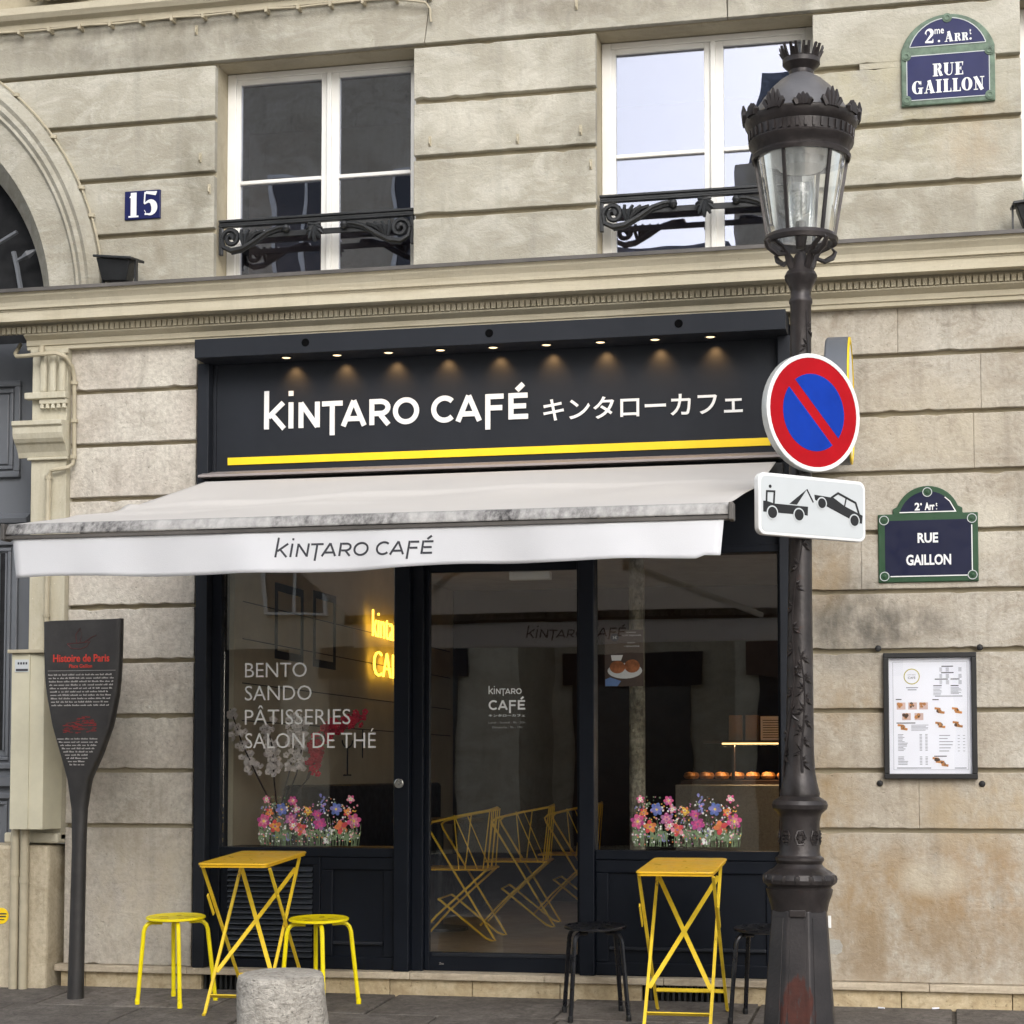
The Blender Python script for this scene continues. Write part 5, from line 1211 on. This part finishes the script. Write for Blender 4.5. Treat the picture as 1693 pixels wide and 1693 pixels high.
# projecting round sign
pj = empty('projecting_sign', (3.617, -.45, 3.06), (0, math.pi / 2, 0)); tag(pj, 'round projecting cafe sign with grey drum and yellow edge beside the lamp post', 'shop sign')
MB().lathe([(.312, -.058), (.32, -.05), (.32, .05), (.316, .054)], 48).build('drum', plain('drum_grey', S(98, 102, 108), .45, 0, .05, 4), pj, smooth=40)
MB().lathe([(.318, .0545), (.318, .062), (.295, .064), (.295, .0545)], 48, cap=False).build('edge_ring', M['yellow'], pj)
MB().lathe([(.29, .0546), (.288, .058), (.001, .0585)], 40).build('face', M['sign_white'], pj)
MB().tube([(0, .3, 0), (0, .452, 0)], .02, 8).build('arm', M['iron'], pj); MB().box(-.06, .06, .44, .452, -.04, .04).build('wall_plate', M['iron'], pj)
# floodlights on the cornice
def flood():
    t = empty('floodlight')
    MB().add([(-.125, -.10, .155), (.115, -.12, .125), (.125, .05, .14), (-.105, .06, .18), (-.125, -.10, .170), (.115, -.12, .140), (.125, .05, .155), (-.105, .06, .195)], [(3, 2, 1, 0), (4, 5, 6, 7), (0, 1, 5, 4), (1, 2, 6, 5), (2, 3, 7, 6), (3, 0, 4, 7)]).build('visor', M['iron'], t, .004)
    MB().add([(-.09, -.05, .03), (.06, -.06, .02), (.06, .03, .02), (-.08, .04, .03), (-.11, -.09, .154), (.10, -.10, .128), (.10, .03, .135), (-.095, .04, .165)], [(3, 2, 1, 0), (4, 5, 6, 7), (0, 1, 5, 4), (1, 2, 6, 5), (2, 3, 7, 6), (3, 0, 4, 7)]).build('housing', M['iron'], t, .006)
    MB().box(.11, .12, -.06, -.03, .0, .14).box(-.10, -.09, -.03, -.0, .0, .1).box(-.10, .12, -.062, .0, -.003, .004).build('bracket', M['iron'], t)
    return t
f0 = flood(); f0.location = (-.40, -.16, 3.937); tag(f0, 'black floodlight on the cornice beside the arch', 'floodlight', 'floodlights on the cornice')
f1 = copy_tree(f0); f1.location = (4.60, -.16, 3.937); f1.scale = (-1, 1, 1); tag(f1, 'black floodlight on the cornice below the old street plaque', 'floodlight', 'floodlights on the cornice')
# utility box with its pipes
ub = root_at('utility_box', (-.88, -.2, .88)); tag(ub, 'tall cream metal utility box fixed over two pipes at the pilaster', 'utility box')
MB().extz([(-.985, -.25), (-.87, -.255), (-.79, -.24), (-.76, -.06), (-.985, -.06)], .882, 1.865).build('cabinet', M['boxpaint'], ub, .004)
MB().extz([(-1.0, -.275), (-.78, -.275), (-.745, -.055), (-1.0, -.055)], 1.8655, 1.885).build('lid', M['conduit'], ub, .003)
MB().box(-.875, -.868, -.262, -.2505, .89, 1.86).build('seam', M['boxpaint'], ub)
MB().box(-.962, -.875, -.2565, -.2535, 1.76, 1.83).build('label', M['plate'], ub); MB().box(-.955, -.882, -.2578, -.2564, 1.765, 1.778).build('label_band', M['ink'], ub)
for k in range(4): MB().box(-.945 + k * .016, -.935 + k * .016, -.2578, -.2564, 1.802, 1.815).build('label_print', M['ink'], ub)
for x, lab in ((-.992, 'cream drain pipe under the utility box, next to the carriage door'), (-.934, 'cream drain pipe under the utility box, next to the stone wall')):
    o = root_at('drain_pipe', (x, -.16, 0)); tag(o, lab, 'pipe', 'pipes under the utility box')
    MB().tube([(x, -.16, -.01), (x, -.16, .882)], .025, 12).build('pipe', M['conduit'], o, smooth=True); MB().lathe([(.029, 0), (.029, .03)], 12, (x, -.16, .62 if x < -.96 else .58)).build('collar', M['conduit'], o)
st = MB().disc_y(0, 0, .045, -.003, 0, 20).build('round_sticker', M['yellow'], None, loc=(-1.085, -.131, .393)); tag(st, 'round yellow sticker on the plinth stone beside the drain pipes', 'sticker')
MB().box(-.033, .033, -.0042, -.0031, .008, .016).box(-.03, .03, -.0042, -.0031, -.008, 0).box(-.02, .02, -.0042, -.0031, -.024, -.018).build('printed_line', M['ink'], st)
cdt = root_at('conduit', (-.86, -.08, 2.9)); tag(cdt, 'painted conduit bending round the pilaster capital above the utility box', 'conduit')
MB().tube([(-1.14, .1, 3.70), (-1.11, -.02, 3.62), (-1.06, -.10, 3.585), (-.98, -.125, 3.58), (-.90, -.125, 3.585), (-.80, -.125, 3.586), (-.755, -.10, 3.565), (-.738, -.05, 3.52), (-.734, -.03, 3.46), (-.728, -.03, 3.02), (-.733, -.04, 2.96), (-.75, -.07, 2.935), (-.79, -.085, 2.927), (-.845, -.085, 2.92), (-.862, -.08, 2.88)], .012, 8).tube([(-.862, -.08, 2.885), (-.862, -.08, 1.885)], .017, 8).build('tube', M['conduit'], cdt, smooth=True)
for x, y, z in ((-.734, -.03, 3.42), (-.731, -.03, 3.2), (-.733, -.035, 2.99), (-.862, -.08, 2.87), (-.862, -.08, 2.08)): MB().lathe([(.021, 0), (.021, .02)], 8, (x, y, z)).build('clip', M['conduit'], cdt)
MB().lathe([(.012, -.03), (.022, -.005), (.016, .02), (.02, .03)], 10, (-.905, -.10, 3.61)).build('lamp_stub', M['conduit'], cdt, smooth=True)
cb_ = root_at('wall_cable', (0, -.04, 5.5)); tag(cb_, 'thin cable clipped under the string course above the first window', 'cable')
MB().tube([(-3.0 + k * .18, -.045, 5.515 + .004 * math.sin(k * 2.1)) for k in range(24)] + [(1.27, -.045, 5.49), (1.35, -.04, 5.475), (1.372, -.03, 5.44), (1.375, -.02, 5.37)], .007, 6).build('cable', M['conduit'], cb_)
for k in range(15): MB().box(-1.3 + k * .19, -1.285 + k * .19, -.06, .0, 5.497, 5.525).build('clip', M['conduit'], cb_)
ac = root_at('arch_cable', (-.6, -.03, 3.95)); tag(ac, 'thin cable following the outer edge of the stone arch', 'cable')
pa = [(AC[0] + 1.715 * math.cos(R(t_)), -.03, AC[1] + 1.715 * math.sin(R(t_))) for t_ in range(2, 80, 3)]
MB().tube(pa, .007, 6).build('cable', M['conduit'], ac)
for t_ in (8, 18, 24, 36, 48): MB().lathe([(.02, -.01), (.02, .01)], 8, (AC[0] + 1.715 * math.cos(R(t_)), -.03, AC[1] + 1.715 * math.sin(R(t_)))).build('clip', M['conduit'], ac)
for x, z, lab in ((-.021, 5.449, 'pale hook plate hanging under the cable above the house number'), (.009, 4.702, 'pale hook plate beside the dark window, level with its middle bar'), (.066, 4.516, 'small pale hook plate at the jamb nearest the house number'),
                  (1.366, 4.699, 'pale hook plate on the pier, next to the dark window'), (2.217, 4.701, 'pale hook plate on the pier, next to the bright window'), (2.273, 4.506, 'small pale hook plate at the jamb of the bright window'),
                  (2.195, 5.402, 'pale hook plate above the corner of the bright window'), (1.865, 4.676, 'pale hook plate in the middle of the pier between the windows')):
    o = MB().box(-.008, .008, -.005, .002, -.028, .028).tube([(0, -.004, .012), (0, -.016, .0), (0, -.017, -.016), (0, -.006, -.022)], .0045, 6).build('fixing_hook', M['conduit'], None, loc=(x, 0, z))
    tag(o, lab, 'hook', 'old hook plates on the upper wall')

# ================================================================== ACROSS THE STREET (seen in the panes)
M['opp'] = stone('opposite_limestone', S(214, 204, 184), S(200, 190, 168), S(180, 168, 146), .5, (.4, .4, .8), 12, .2, .3, .2)
M['zinc'] = plain('zinc_roof', S(104, 110, 120), .5, .2, .15, 1)
M['oppglass'] = plain('opposite_window_glass', S(30, 34, 40), .15)
wm = MB().box(-.55, .55, -.05, .02, 0, 2.0).mesh('window'); wm.materials.append(M['oppglass'])
wf = MB().box(-.62, -.55, -.06, .04, -.05, 2.05).box(.55, .62, -.06, .04, -.05, 2.05).box(-.55, .55, -.06, .04, 2.0, 2.05).box(-.55, .55, -.06, .08, -.05, 0).box(-.03, .03, -.05, .03, 0, 2.0).mesh('frame'); wf.materials.append(M['white'])
def opposite(x0, x1, y, h, label, roof=2.5, chim=()):
    t = root_at('opposite_building', ((x0 + x1) / 2, y, -.25)); tag(t, label, 'building', 'buildings across the street')
    MB().box(x0, x1, y - 10, y, -.3, h - roof).build('wall', M['opp'], t)
    MB().prism([(x0 + .1, h - roof), (x1 - .1, h - roof), (x1 - .5, h), (x0 + .5, h)], y - 9, y - .6).build('roof', M['zinc'], t)
    MB().box(x0, x1, y, y + .25, h - roof - .35, h - roof).build('cornice', M['opp'], t)
    for xc, w, hh in chim: MB().box(xc - w / 2, xc + w / 2, y - 4, y - 2, h - roof, h + hh).build('chimney', M['opp'], t)
    z = 4.2
    while z + 2.3 < h - roof:
        x = x0 + 1.3
        while x < x1 - .8:
            o = link('window', wm, t, 0, (x, y + .03, z)); link('frame', wf, o, 0, (0, .02, 0)); x += 2.4
        z += 3.2
    x = x0 + 1.6
    while x < x1 - 1.4:
        MB().box(x - 1.2, x + 1.2, y, y + .08, -.2, 2.9).build('shop_window', M['oppglass'], t); MB().box(x - 1.4, x + 1.4, y, y + .15, 2.9, 3.5).build('shop_sign', M['shop'] if int(x) % 2 else M['wood'], t); x += 3.4
opposite(-21, -3.4, -24, 17.6, 'tall limestone building across the street with many windows')
opposite(-3.4, .5, -27, 11.9, 'low narrow limestone building across the street', 1.6)
opposite(.5, 9, -24, 14.2, 'limestone building across the street with a zinc roof and chimney', 2.0, ((1.9, 1.0, 2.0),))
